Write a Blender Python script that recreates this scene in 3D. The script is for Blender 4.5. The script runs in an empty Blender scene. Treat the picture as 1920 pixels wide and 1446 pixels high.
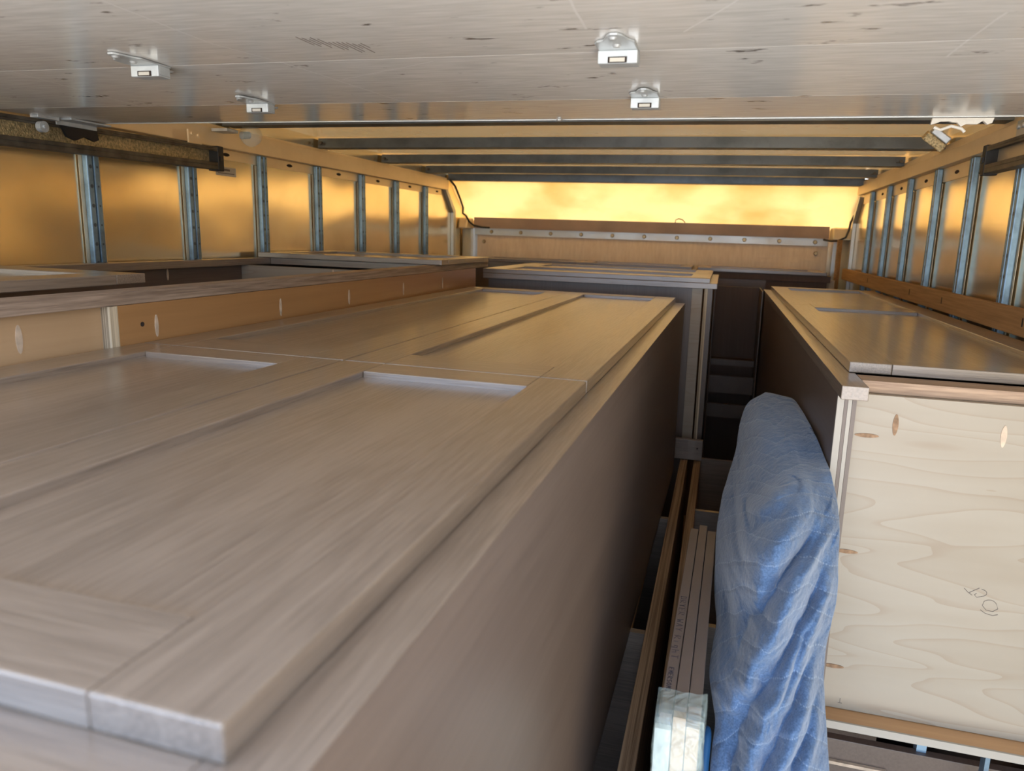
import bpy, bmesh, math, random
from mathutils import Vector, Matrix

# ---------------------------------------------------------------- camera, light, exposure
OZ = 1.65            # height of the lens above the truck floor
C = bpy.context.scene.collection
scn = bpy.context.scene
scn.view_settings.view_transform = 'Standard'
scn.view_settings.look = 'None'
scn.view_settings.gamma = 1.0
scn.view_settings.use_curve_mapping = False
scn.view_settings.exposure = 0.8
scn.cycles.use_denoising = True
scn.cycles.max_bounces = 10
scn.cycles.diffuse_bounces = 6
scn.cycles.glossy_bounces = 5
scn.cycles.sample_clamp_indirect = 6.0

def cam_matrix(yaw, pitch, roll):
    cy, sy, cp, sp = math.cos(yaw), math.sin(yaw), math.cos(pitch), math.sin(pitch)
    fwd = Vector((-sy*cp, cy*cp, -sp)); r0 = Vector((cy, sy, 0)); u0 = r0.cross(fwd)
    cr, sr = math.cos(roll), math.sin(roll)
    r = cr*r0 + sr*u0; u = -sr*r0 + cr*u0
    return Matrix((r, u, -fwd)).transposed().to_4x4()

cam = bpy.data.cameras.new('camera')
cam.sensor_width = 36.0
cam.lens = 1389.2/1920*36.0
cam.clip_start = 0.01
cam.dof.use_dof = True
cam.dof.focus_distance = 1.55
cam.dof.aperture_fstop = 6.5
camo = bpy.data.objects.new('camera', cam); C.objects.link(camo)
camo.matrix_world = Matrix.Translation((0, 0, OZ)) @ cam_matrix(0.26983, 0.19837, 0.02344)
scn.camera = camo

w = bpy.data.worlds.new('daylight'); scn.world = w; w.use_nodes = True
nt = w.node_tree; nt.nodes.clear()
tc = nt.nodes.new('ShaderNodeTexCoord'); sep = nt.nodes.new('ShaderNodeSeparateXYZ')
rmp = nt.nodes.new('ShaderNodeValToRGB'); bg = nt.nodes.new('ShaderNodeBackground'); out = nt.nodes.new('ShaderNodeOutputWorld')
mr = nt.nodes.new('ShaderNodeMapRange'); mr.inputs[1].default_value = -1; mr.inputs[2].default_value = 1
nt.links.new(tc.outputs['Generated'], sep.inputs[0]); nt.links.new(sep.outputs['Z'], mr.inputs[0])
nt.links.new(mr.outputs[0], rmp.inputs[0]); nt.links.new(rmp.outputs[0], bg.inputs[0]); nt.links.new(bg.outputs[0], out.inputs[0])
e = rmp.color_ramp.elements
e[0].position = 0.0; e[0].color = (1.22, 1.17, 1.14, 1)
e[1].position = 0.488; e[1].color = (1.14, 1.12, 1.11, 1)
for p_, c_ in ((0.51, (0.72, 0.88, 1.12, 1)), (0.65, (0.40, 0.66, 1.10, 1)), (1.0, (0.22, 0.42, 0.90, 1))):
    n_ = e.new(p_); n_.color = c_
bg.inputs[1].default_value = WORLD = 3.0

sun = bpy.data.lights.new('sun', 'SUN'); sun.energy = 10.0; sun.angle = math.radians(0.6); sun.color = (1.0, 0.93, 0.82)
suno = bpy.data.objects.new('sun', sun); C.objects.link(suno)
suno.rotation_euler = Vector((-0.10, -0.75, -0.65)).to_track_quat('-Z', 'Y').to_euler()
suno.location = (0, 8, 6)
port = bpy.data.lights.new('rear_opening_portal', 'AREA'); port.shape = 'RECTANGLE'; port.size = 2.5; port.size_y = 2.2
port.cycles.is_portal = True
porto = bpy.data.objects.new('rear_opening_portal', port); C.objects.link(porto)
porto.location = (-0.49, -0.17, 1.0); porto.rotation_euler = (math.radians(90), 0, 0)

# ---------------------------------------------------------------- materials
def new_mat(name):
    m = bpy.data.materials.new(name); m.use_nodes = True
    return m, m.node_tree, m.node_tree.nodes['Principled BSDF']

def flat(name, col, rough=0.5, metal=0.0, bump=0.0, bscale=60, var=0.0, vscale=4, spec=0.5, stretch=(1, 1, 1)):
    m, t, b = new_mat(name)
    b.inputs['Base Color'].default_value = (*col, 1); b.inputs['Roughness'].default_value = rough
    b.inputs['Metallic'].default_value = metal; b.inputs['Specular IOR Level'].default_value = spec
    if var or bump:
        tc = t.nodes.new('ShaderNodeTexCoord'); mp = t.nodes.new('ShaderNodeMapping'); mp.inputs['Scale'].default_value = stretch
        t.links.new(tc.outputs['Object'], mp.inputs[0])
    if var:
        n = t.nodes.new('ShaderNodeTexNoise'); n.inputs['Scale'].default_value = vscale; n.inputs['Detail'].default_value = 6
        t.links.new(mp.outputs[0], n.inputs[0])
        r = t.nodes.new('ShaderNodeValToRGB'); r.color_ramp.elements[0].position = 0.3; r.color_ramp.elements[1].position = 0.7
        r.color_ramp.elements[0].color = (*[c*(1-var) for c in col], 1); r.color_ramp.elements[1].color = (*[min(1, c*(1+var)) for c in col], 1)
        t.links.new(n.outputs['Fac'], r.inputs[0]); t.links.new(r.outputs[0], b.inputs['Base Color'])
    if bump:
        n2 = t.nodes.new('ShaderNodeTexNoise'); n2.inputs['Scale'].default_value = bscale; n2.inputs['Detail'].default_value = 4
        t.links.new(mp.outputs[0], n2.inputs[0])
        bp = t.nodes.new('ShaderNodeBump'); bp.inputs['Strength'].default_value = bump; bp.inputs['Distance'].default_value = 0.004
        t.links.new(n2.outputs['Fac'], bp.inputs['Height']); t.links.new(bp.outputs[0], b.inputs['Normal'])
    return m

def wood(name, axis, light, dark, rough=0.33, fine=260, broad=14, contrast=1.0, bump=0.12, coat=0.0, spec=0.5, along=0.035, cath=0.0):
    """grain running along one axis of the object"""
    m, t, b = new_mat(name)
    tc = t.nodes.new('ShaderNodeTexCoord'); mp = t.nodes.new('ShaderNodeMapping')
    s = [1, 1, 1]; s['xyz'.index(axis)] = along
    mp.inputs['Scale'].default_value = s
    t.links.new(tc.outputs['Object'], mp.inputs[0])
    n1 = t.nodes.new('ShaderNodeTexNoise'); n1.inputs['Scale'].default_value = fine; n1.inputs['Detail'].default_value = 3; n1.inputs['Roughness'].default_value = 0.6
    n2 = t.nodes.new('ShaderNodeTexNoise'); n2.inputs['Scale'].default_value = broad; n2.inputs['Detail'].default_value = 5; n2.inputs['Distortion'].default_value = cath
    t.links.new(mp.outputs[0], n1.inputs[0]); t.links.new(mp.outputs[0], n2.inputs[0])
    mx = t.nodes.new('ShaderNodeMath'); mx.operation = 'MULTIPLY_ADD'; mx.inputs[1].default_value = 0.55
    t.links.new(n1.outputs['Fac'], mx.inputs[0])
    m2 = t.nodes.new('ShaderNodeMath'); m2.operation = 'MULTIPLY'; m2.inputs[1].default_value = 0.45
    t.links.new(n2.outputs['Fac'], m2.inputs[0]); t.links.new(m2.outputs[0], mx.inputs[2])
    r = t.nodes.new('ShaderNodeValToRGB')
    r.color_ramp.elements[0].position = 0.5-0.16/contrast; r.color_ramp.elements[1].position = 0.5+0.14/contrast
    r.color_ramp.elements[0].color = (*dark, 1); r.color_ramp.elements[1].color = (*light, 1)
    t.links.new(mx.outputs[0], r.inputs[0]); t.links.new(r.outputs[0], b.inputs['Base Color'])
    b.inputs['Roughness'].default_value = rough; b.inputs['Specular IOR Level'].default_value = spec
    b.inputs['Coat Weight'].default_value = coat; b.inputs['Coat Roughness'].default_value = 0.24; b.inputs['Coat IOR'].default_value = 1.6
    bp = t.nodes.new('ShaderNodeBump'); bp.inputs['Strength'].default_value = bump; bp.inputs['Distance'].default_value = 0.0012
    t.links.new(n1.outputs['Fac'], bp.inputs['Height']); t.links.new(bp.outputs[0], b.inputs['Normal'])
    return m

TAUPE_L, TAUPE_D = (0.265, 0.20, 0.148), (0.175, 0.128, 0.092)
OAK = {a: wood('stained_oak_'+a, a, TAUPE_L, TAUPE_D, rough=0.34, fine=330, spec=0.6, contrast=1.6, coat=0.75, bump=0.5) for a in 'xyz'}
OAKEND = wood('oak_end_grain', 'z', (0.5, 0.4, 0.33), (0.30, 0.23, 0.19), rough=0.6, fine=420, contrast=1.4)
OAKROUGHY = wood('rough_sawn_oak_long', 'y', (0.42, 0.31, 0.23), (0.20, 0.14, 0.10), rough=0.5, fine=260, contrast=1.5)
BOARDM = flat('taupe_painted_edge', (0.17, 0.135, 0.118), 0.4, var=0.08, vscale=10)
OAKROUGH = wood('rough_sawn_oak', 'x', (0.46, 0.31, 0.20), (0.24, 0.15, 0.095), rough=0.6, fine=300, contrast=1.6)
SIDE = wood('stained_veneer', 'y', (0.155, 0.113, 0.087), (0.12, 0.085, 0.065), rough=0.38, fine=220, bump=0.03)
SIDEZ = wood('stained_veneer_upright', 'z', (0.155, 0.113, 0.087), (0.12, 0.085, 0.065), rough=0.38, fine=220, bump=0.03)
AMBER2 = wood('dark_warm_tinted_maple', 'y', (0.44, 0.235, 0.095), (0.37, 0.19, 0.075), rough=0.28, fine=60, broad=6, bump=0.01)  # darker variant of the warm light tint on maple
AMBER = wood('warm_tinted_maple', 'y', (0.58, 0.38, 0.21), (0.50, 0.32, 0.17), rough=0.3, fine=60, broad=6, bump=0.01)  # maple, with gold light from the opposite wall tinted into its colour
PLYEDGE = wood('plywood_edge', 'z', (0.72, 0.60, 0.42), (0.26, 0.19, 0.12), rough=0.7, fine=330, broad=160, contrast=1.8, along=0.004)
PLYEDGEY = wood('plywood_edge_long', 'y', (0.50, 0.34, 0.20), (0.22, 0.13, 0.07), rough=0.7, fine=330, broad=120, contrast=1.6, along=0.008)
RAWWOOD = wood('weathered_pine', 'y', (0.50, 0.29, 0.12), (0.30, 0.16, 0.06), rough=0.8, fine=120, broad=9)
SLOT = flat('pocket_hole_wood', (0.60, 0.46, 0.33), 0.8, var=0.25, vscale=60)
SLOTD = flat('pocket_hole_end_grain', (0.30, 0.18, 0.10), 0.8, var=0.5, vscale=90)
DARKHOLE = flat('drill_hole', (0.03, 0.02, 0.015), 0.9)

def maple():
    m, t, b = new_mat('clear_maple_plywood')
    tc = t.nodes.new('ShaderNodeTexCoord'); mp = t.nodes.new('ShaderNodeMapping'); mp.inputs['Scale'].default_value = (0.7, 1, 4.6); mp.inputs['Rotation'].default_value = (0, 0.06, 0)
    t.links.new(tc.outputs['Object'], mp.inputs[0])
    n = t.nodes.new('ShaderNodeTexNoise'); n.inputs['Scale'].default_value = 2.3; n.inputs['Detail'].default_value = 1.5; n.inputs['Distortion'].default_value = 0.2
    t.links.new(mp.outputs[0], n.inputs[0])
    mm = t.nodes.new('ShaderNodeMath'); mm.operation = 'MULTIPLY'; mm.inputs[1].default_value = 11
    fr = t.nodes.new('ShaderNodeMath'); fr.operation = 'FRACT'
    t.links.new(n.outputs['Fac'], mm.inputs[0]); t.links.new(mm.outputs[0], fr.inputs[0])
    r = t.nodes.new('ShaderNodeValToRGB'); r.color_ramp.elements[0].color = (0.33, 0.262, 0.19, 1); r.color_ramp.elements[1].position = 0.16; r.color_ramp.elements[1].color = (0.36, 0.302, 0.228, 1)
    e2 = r.color_ramp.elements.new(0.9); e2.color = (0.375, 0.32, 0.246, 1)
    t.links.new(fr.outputs[0], r.inputs[0])
    n3 = t.nodes.new('ShaderNodeTexNoise'); n3.inputs['Scale'].default_value = 3; n3.inputs['Detail'].default_value = 4
    t.links.new(mp.outputs[0], n3.inputs[0])
    mx = t.nodes.new('ShaderNodeMix'); mx.data_type = 'RGBA'; mx.blend_type = 'MULTIPLY'; mx.inputs[0].default_value = 0.5
    r2 = t.nodes.new('ShaderNodeValToRGB'); r2.color_ramp.elements[0].position = 0.3; r2.color_ramp.elements[0].color = (0.84, 0.80, 0.74, 1); r2.color_ramp.elements[1].position = 0.6
    t.links.new(n3.outputs['Fac'], r2.inputs[0]); t.links.new(r.outputs[0], mx.inputs[6]); t.links.new(r2.outputs[0], mx.inputs[7])
    t.links.new(mx.outputs[2], b.inputs['Base Color']); b.inputs['Roughness'].default_value = 0.45
    return m
MAPLE = maple()

def sheet_metal(name, col, rough, metal, dents=0.25, dscale=2.0, stain=(0.55, 0.42, 0.22), stain_amt=0.16):
    m, t, b = new_mat(name)
    b.inputs['Metallic'].default_value = metal
    tc = t.nodes.new('ShaderNodeTexCoord')
    n = t.nodes.new('ShaderNodeTexNoise'); n.inputs['Scale'].default_value = dscale; n.inputs['Detail'].default_value = 1
    t.links.new(tc.outputs['Object'], n.inputs[0])
    bp = t.nodes.new('ShaderNodeBump'); bp.inputs['Strength'].default_value = dents; bp.inputs['Distance'].default_value = 0.03
    t.links.new(n.outputs['Fac'], bp.inputs['Height']); t.links.new(bp.outputs[0], b.inputs['Normal'])
    n2 = t.nodes.new('ShaderNodeTexNoise'); n2.inputs['Scale'].default_value = 5; n2.inputs['Detail'].default_value = 8; n2.inputs['Roughness'].default_value = 0.7
    t.links.new(tc.outputs['Object'], n2.inputs[0])
    r = t.nodes.new('ShaderNodeValToRGB'); r.color_ramp.elements[0].position = 0.38; r.color_ramp.elements[1].position = 0.55
    a = stain_amt
    r.color_ramp.elements[0].color = (*[c*(1-a)+s*a for c, s in zip(col, stain)], 1); r.color_ramp.elements[1].color = (*col, 1)
    t.links.new(n2.outputs['Fac'], r.inputs[0]); t.links.new(r.outputs[0], b.inputs['Base Color'])
    mr = t.nodes.new('ShaderNodeMapRange'); mr.inputs[3].default_value = rough*1.35; mr.inputs[4].default_value = rough*0.8
    t.links.new(n2.outputs['Fac'], mr.inputs[0]); t.links.new(mr.outputs[0], b.inputs['Roughness'])
    return m
GOLD = sheet_metal('gold_aluminium_sheet', (0.93, 0.80, 0.54), 0.17, 0.88, dents=0.5, dscale=2.3, stain_amt=.14)  # gold base colour on the wall sheet
ROOF = sheet_metal('yellowed_roof_with_fill_light', (0.90, 0.62, 0.30), 0.17, 0.85, dents=0.25, dscale=3.0)
_t = ROOF.node_tree; _tr = _t.nodes.new('ShaderNodeBsdfTranslucent'); _tr.inputs[0].default_value = (0.95, 0.76, 0.46, 1)
_mx = _t.nodes.new('ShaderNodeMixShader'); _mx.inputs[0].default_value = 0.21  # translucency added so sun through the roof fills the interior
_t.links.new(_t.nodes['Principled BSDF'].outputs[0], _mx.inputs[1]); _t.links.new(_tr.outputs[0], _mx.inputs[2]); _t.links.new(_mx.outputs[0], _t.nodes['Material Output'].inputs[0])
RAILM = sheet_metal('yellowed_rail', (0.90, 0.75, 0.52), 0.42, 0.6, dents=0.03)
ZINC = sheet_metal('galvanised_steel', (0.25, 0.38, 0.50), 0.42, 0.5, dents=0.05, dscale=12, stain=(0.12, 0.17, 0.22), stain_amt=0.8)
BOW = sheet_metal('galvanised_roof_bow', (0.13, 0.16, 0.20), 0.40, 0.7, dents=0.05, dscale=12, stain=(0.08, 0.10, 0.12), stain_amt=0.7)
POSTM = ZINC.copy(); POSTM.name = 'riveted_galvanised_steel'
def _rivets(m):
    t = m.node_tree; b = t.nodes['Principled BSDF']
    tc = t.nodes.new('ShaderNodeTexCoord'); sp = t.nodes.new('ShaderNodeSeparateXYZ'); t.links.new(tc.outputs['Object'], sp.inputs[0])
    def M(op, a, c=None):
        q = t.nodes.new('ShaderNodeMath'); q.operation = op
        for i, v in enumerate((a, c)):
            if v is None: continue
            if isinstance(v, (int, float)): q.inputs[i].default_value = v
            else: t.links.new(v, q.inputs[i])
        return q.outputs[0]
    dz = M('MULTIPLY', M('SUBTRACT', M('FRACT', M('DIVIDE', sp.outputs[2], .052)), .5), .052)
    tot = None
    for y0, r in ((-.011, .0052), (.012, .003)):
        dy = M('SUBTRACT', sp.outputs[1], y0)
        k = M('LESS_THAN', M('SQRT', M('ADD', M('MULTIPLY', dy, dy), M('MULTIPLY', dz, dz))), r)
        tot = k if tot is None else M('MAXIMUM', tot, k)
    mx = t.nodes.new('ShaderNodeMix'); mx.data_type = 'RGBA'; mx.inputs[7].default_value = (.06, .08, .10, 1)
    old = b.inputs['Base Color'].links[0].from_socket
    t.links.new(M('MULTIPLY', tot, .85), mx.inputs[0]); t.links.new(old, mx.inputs[6]); t.links.new(mx.outputs[2], b.inputs['Base Color'])
_rivets(POSTM)
BRIGHT = sheet_metal('bright_aluminium', (0.60, 0.63, 0.64), 0.42, 0.6, dents=0.06, dscale=8)
WHITEMETAL = flat('white_painted_steel', (0.50, 0.53, 0.54), 0.35, 0.3, var=0.12, vscale=40)
BLACKM = flat('black_steel', (0.025, 0.025, 0.028), 0.4, 0.5)
TRACKM = flat('dirty_track_steel', (0.12, 0.105, 0.085), 0.5, 0.6, var=0.4, vscale=30)
RUBBER = flat('black_rubber', (0.02, 0.02, 0.02), 0.55)
RIVET = flat('brass_rivet', (0.35, 0.26, 0.14), 0.4, 0.8)
GLITTER = flat('corroded_gold_liner', (0.62, 0.50, 0.28), 0.45, 0.7, bump=0.9, bscale=220, var=0.45, vscale=160)
BULKPLY = wood('dusty_bulkhead_plywood', 'z', (0.88, 0.74, 0.58), (0.74, 0.60, 0.45), rough=0.6, fine=60, broad=14, along=0.2)
GREYBAND = flat('grey_painted_board', (0.33, 0.24, 0.19), 0.5, var=0.15, vscale=6)
CREAM = flat('cream_edge_band', (0.42, 0.375, 0.31), 0.5)
INK = flat('marker_ink', (0.035, 0.03, 0.04), 0.6)
PENCIL = flat('pencil_line', (0.16, 0.13, 0.11), 0.7)
FLOORM = wood('truck_floor_planks', 'y', (0.25, 0.17, 0.10), (0.13, 0.085, 0.05), rough=0.7, fine=80, broad=9)
TAPE = flat('dried_glue_and_tape', (0.72, 0.68, 0.60), 0.6, bump=0.8, bscale=60)
LABELM = flat('paper_sticker', (0.50, 0.47, 0.40), 0.5)
CABLE = flat('black_cable', (0.03, 0.025, 0.02), 0.5)

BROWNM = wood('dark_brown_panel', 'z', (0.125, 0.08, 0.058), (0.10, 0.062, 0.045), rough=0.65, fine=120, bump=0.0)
def nose_mat():
    m, t, b = new_mat('yellowed_translucent_fibreglass')
    b.inputs['Roughness'].default_value = 0.35
    tc = t.nodes.new('ShaderNodeTexCoord'); n = t.nodes.new('ShaderNodeTexNoise'); n.inputs['Scale'].default_value = 2.6; n.inputs['Detail'].default_value = 5
    t.links.new(tc.outputs['Object'], n.inputs[0])
    r = t.nodes.new('ShaderNodeValToRGB'); r.color_ramp.elements[0].position = 0.32; r.color_ramp.elements[0].color = (0.84, 0.64, 0.32, 1)
    r.color_ramp.elements[1].position = 0.56; r.color_ramp.elements[1].color = (0.97, 0.80, 0.50, 1)
    t.links.new(n.outputs['Fac'], r.inputs[0]); t.links.new(r.outputs[0], b.inputs['Base Color'])
    tr = t.nodes.new('ShaderNodeBsdfTranslucent'); t.links.new(r.outputs[0], tr.inputs[0])
    mx = t.nodes.new('ShaderNodeMixShader'); mx.inputs[0].default_value = 0.38
    o = t.nodes['Material Output']
    t.links.new(b.outputs[0], mx.inputs[1]); t.links.new(tr.outputs[0], mx.inputs[2]); t.links.new(mx.outputs[0], o.inputs[0])
    return m
NOSE = nose_mat()

def door_paint(scratches):
    """grey painted roll-up door section: brushed streaks, scuffs and long scratches"""
    m, t, b = new_mat('scratched_grey_paint')
    b.inputs['Roughness'].default_value = 0.17; b.inputs['Specular IOR Level'].default_value = 0.8
    b.inputs['Metallic'].default_value = 0.1
    tc = t.nodes.new('ShaderNodeTexCoord'); mp = t.nodes.new('ShaderNodeMapping'); mp.inputs['Scale'].default_value = (0.12, 1, 1)
    t.links.new(tc.outputs['Object'], mp.inputs[0])
    n = t.nodes.new('ShaderNodeTexNoise'); n.inputs['Scale'].default_value = 130; n.inputs['Detail'].default_value = 3
    t.links.new(mp.outputs[0], n.inputs[0])
    r = t.nodes.new('ShaderNodeValToRGB'); r.color_ramp.elements[0].position = 0.25; r.color_ramp.elements[0].color = (0.62, 0.60, 0.57, 1)
    r.color_ramp.elements[1].position = 0.75; r.color_ramp.elements[1].color = (0.80, 0.78, 0.75, 1)
    t.links.new(n.outputs['Fac'], r.inputs[0])
    bp = t.nodes.new('ShaderNodeBump'); bp.inputs['Strength'].default_value = 0.10; bp.inputs['Distance'].default_value = 0.002
    t.links.new(n.outputs['Fac'], bp.inputs['Height']); t.links.new(bp.outputs[0], b.inputs['Normal'])
    col = r.outputs[0]
    # small dark scuffs
    mp2 = t.nodes.new('ShaderNodeMapping'); mp2.inputs['Scale'].default_value = (0.35, 1, 1); mp2.inputs['Rotation'].default_value = (0, 0, 0.3)
    t.links.new(tc.outputs['Object'], mp2.inputs[0])
    n2 = t.nodes.new('ShaderNodeTexNoise'); n2.inputs['Scale'].default_value = 26; n2.inputs['Detail'].default_value = 4; n2.inputs['Roughness'].default_value = 0.7
    t.links.new(mp2.outputs[0], n2.inputs[0])
    r2 = t.nodes.new('ShaderNodeValToRGB'); r2.color_ramp.elements[0].position = 0.635; r2.color_ramp.elements[0].color = (0, 0, 0, 1); r2.color_ramp.elements[1].position = 0.70
    t.links.new(n2.outputs['Fac'], r2.inputs[0])
    mx = t.nodes.new('ShaderNodeMix'); mx.data_type = 'RGBA'; mx.inputs[7].default_value = (0.10, 0.08, 0.07, 1)
    t.links.new(r2.outputs[0], mx.inputs[0]); t.links.new(col, mx.inputs[6]); col = mx.outputs[2]
    # wobble for the scratch lines
    nw = t.nodes.new('ShaderNodeTexNoise'); nw.inputs['Scale'].default_value = 5
    t.links.new(tc.outputs['Object'], nw.inputs[0])
    sp = t.nodes.new('ShaderNodeSeparateXYZ'); t.links.new(tc.outputs['Object'], sp.inputs[0])
    def M(op, a, b_=None, c_=None):
        q = t.nodes.new('ShaderNodeMath'); q.operation = op
        for i, v in enumerate((a, b_, c_)):
            if v is None: continue
            if isinstance(v, (int, float)): q.inputs[i].default_value = v
            else: t.links.new(v, q.inputs[i])
        return q.outputs[0]
    wob = M('MULTIPLY', M('SUBTRACT', nw.outputs['Fac'], 0.5), 0.012)
    lightsum = None
    for (x0, y0, x1, y1, wd) in scratches:
        x0, x1, y0, y1 = x0*.863+.47, x1*.863+.47, y0*.863-1, y1*.863-1; wd *= 1.5
        dx, dy = x1-x0, y1-y0; L = math.hypot(dx, dy); nx, ny = -dy/L, dx/L
        d = M('ABSOLUTE', M('ADD', M('ADD', M('MULTIPLY', M('SUBTRACT', sp.outputs[0], x0), nx), M('MULTIPLY', M('SUBTRACT', sp.outputs[1], y0), ny)), wob))
        along = M('ADD', M('MULTIPLY', M('SUBTRACT', sp.outputs[0], x0), dx/L), M('MULTIPLY', M('SUBTRACT', sp.outputs[1], y0), dy/L))
        k = M('MULTIPLY', M('LESS_THAN', d, wd), M('MULTIPLY', M('GREATER_THAN', along, 0.0), M('LESS_THAN', along, L)))
        lightsum = k if lightsum is None else M('MAXIMUM', lightsum, k)
    mx2 = t.nodes.new('ShaderNodeMix'); mx2.data_type = 'RGBA'; mx2.inputs[7].default_value = (0.80, 0.79, 0.77, 1)
    t.links.new(M('MULTIPLY', lightsum, 0.95), mx2.inputs[0]); t.links.new(col, mx2.inputs[6]); col = mx2.outputs[2]
    t.links.new(col, b.inputs['Base Color'])
    return m
DOORP = door_paint([(-.814, .80, -.817, 1.10, .0009), (-.817, 1.098, -.60, 1.88, .0010), (-1.391, 1.20, -1.375, 1.60, .0012),
                    (-.725, 1.36, -.50, 1.255, .0009), (-.203, .90, -.212, 1.10, .0011), (-.077, 1.135, .03, .93, .0010),
                    (-.37, 1.02, -.22, 1.045, .0008), (-.9, 1.02, -.72, 1.0, .0008), (.30, 1.32, .312, 1.10, .0010), (.05, 1.20, .16, 1.17, .0008),
                    (-1.2, 1.45, -1.0, 1.46, .0008), (-.55, 1.48, -.35, 1.40, .0007)])

def blanket_mat():
    m, t, b = new_mat('quilted_blue_cotton')
    b.inputs['Roughness'].default_value = 0.9; b.inputs['Specular IOR Level'].default_value = 0.15
    b.inputs['Sheen Weight'].default_value = 0.4; b.inputs['Sheen Roughness'].default_value = 0.5
    uv = t.nodes.new('ShaderNodeTexCoord')
    n = t.nodes.new('ShaderNodeTexNoise'); n.inputs['Scale'].default_value = 420; n.inputs['Detail'].default_value = 2
    t.links.new(uv.outputs['Object'], n.inputs[0])
    n1 = t.nodes.new('ShaderNodeTexNoise'); n1.inputs['Scale'].default_value = 9; n1.inputs['Detail'].default_value = 5
    t.links.new(uv.outputs['Object'], n1.inputs[0])
    ad = t.nodes.new('ShaderNodeMath'); ad.operation = 'MULTIPLY_ADD'; ad.inputs[1].default_value = 0.6
    t.links.new(n.outputs['Fac'], ad.inputs[0]); h = t.nodes.new('ShaderNodeMath'); h.operation = 'MULTIPLY'; h.inputs[1].default_value = 0.4
    t.links.new(n1.outputs['Fac'], h.inputs[0]); t.links.new(h.outputs[0], ad.inputs[2])
    r = t.nodes.new('ShaderNodeValToRGB'); r.color_ramp.elements[0].position = 0.34; r.color_ramp.elements[0].color = (0.05, 0.095, 0.18, 1)
    r.color_ramp.elements[1].position = 0.66; r.color_ramp.elements[1].color = (0.13, 0.205, 0.34, 1)
    t.links.new(ad.outputs[0], r.inputs[0])
    # quilting: zig-zag stitch rows in uv
    sp = t.nodes.new('ShaderNodeSeparateXYZ'); t.links.new(uv.outputs['UV'], sp.inputs[0])
    def M(op, a, b_=None):
        q = t.nodes.new('ShaderNodeMath'); q.operation = op
        for i, v in enumerate((a, b_)):
            if v is None: continue
            if isinstance(v, (int, float)): q.inputs[i].default_value = v
            else: t.links.new(v, q.inputs[i])
        return q.outputs[0]
    nz = t.nodes.new('ShaderNodeTexNoise'); nz.inputs['Scale'].default_value = 14; t.links.new(uv.outputs['UV'], nz.inputs[0])
    zig = M('ADD', M('MULTIPLY', M('PINGPONG', sp.outputs[0], 0.09), 0.22), M('MULTIPLY', nz.outputs['Fac'], 0.035))
    f = M('PINGPONG', M('ADD', sp.outputs[1], zig), 0.022)
    dip = M('MINIMUM', M('DIVIDE', f, 0.007), 1.0)
    stitch = M('MULTIPLY', M('LESS_THAN', f, 0.0011), M('GREATER_THAN', M('FRACT', M('MULTIPLY', sp.outputs[0], 190)), 0.45))
    mx = t.nodes.new('ShaderNodeMix'); mx.data_type = 'RGBA'; mx.inputs[7].default_value = (0.42, 0.52, 0.64, 1)
    t.links.new(M('MULTIPLY', stitch, 0.35), mx.inputs[0]); t.links.new(r.outputs[0], mx.inputs[6]); t.links.new(mx.outputs[2], b.inputs['Base Color'])
    b1 = t.nodes.new('ShaderNodeBump'); b1.inputs['Strength'].default_value = 0.35; b1.inputs['Distance'].default_value = 0.003
    t.links.new(dip, b1.inputs['Height'])
    b2 = t.nodes.new('ShaderNodeBump'); b2.inputs['Strength'].default_value = 0.7; b2.inputs['Distance'].default_value = 0.004
    n4 = t.nodes.new('ShaderNodeTexNoise'); n4.inputs['Scale'].default_value = 75; n4.inputs['Detail'].default_value = 6
    t.links.new(uv.outputs['Object'], n4.inputs[0])
    t.links.new(n4.outputs['Fac'], b2.inputs['Height']); t.links.new(b1.outputs[0], b2.inputs['Normal']); t.links.new(b2.outputs[0], b.inputs['Normal'])
    return m
QUILT = blanket_mat()
BLUEPAD = flat('bright_blue_pad', (0.004, 0.07, 0.19), 0.7, bump=0.5, bscale=50, stretch=(1, 1, .15))
def film_mat():
    m, t, b = new_mat('clear_stretch_film')
    b.inputs['Base Color'].default_value = (0.72, 0.86, 0.80, 1); b.inputs['Roughness'].default_value = 0.12
    b.inputs['Alpha'].default_value = 0.22; b.inputs['Specular IOR Level'].default_value = 0.9
    tc = t.nodes.new('ShaderNodeTexCoord'); n = t.nodes.new('ShaderNodeTexNoise'); n.inputs['Scale'].default_value = 28; n.inputs['Detail'].default_value = 3; n.inputs['Distortion'].default_value = 1.5
    t.links.new(tc.outputs['Object'], n.inputs[0])
    bp = t.nodes.new('ShaderNodeBump'); bp.inputs['Strength'].default_value = 0.9; bp.inputs['Distance'].default_value = 0.01
    t.links.new(n.outputs['Fac'], bp.inputs['Height']); t.links.new(bp.outputs[0], b.inputs['Normal'])
    return m
FILM = film_mat()

# ---------------------------------------------------------------- builders
def W(x, y, z):
    """site coordinates: x across, y towards the truck's front, z from lens height; the truck stands 0.6 degrees out of level"""
    return Vector((x, y, z - 0.01*x + OZ))

def setp(o, label=None, cat=None, group=None, kind=None):
    if label: o['label'] = label
    if cat: o['category'] = cat
    if group: o['group'] = group
    if kind: o['kind'] = kind
    return o

def thing(name, label, cat, loc, rotz=0, group=None):
    o = bpy.data.objects.new(name, None); C.objects.link(o)
    o.empty_display_size = 0.05
    o.matrix_world = Matrix.Translation(loc) @ Matrix.Rotation(rotz, 4, 'Z')
    o['origin'] = list(loc)
    return setp(o, label, cat, group)

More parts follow.
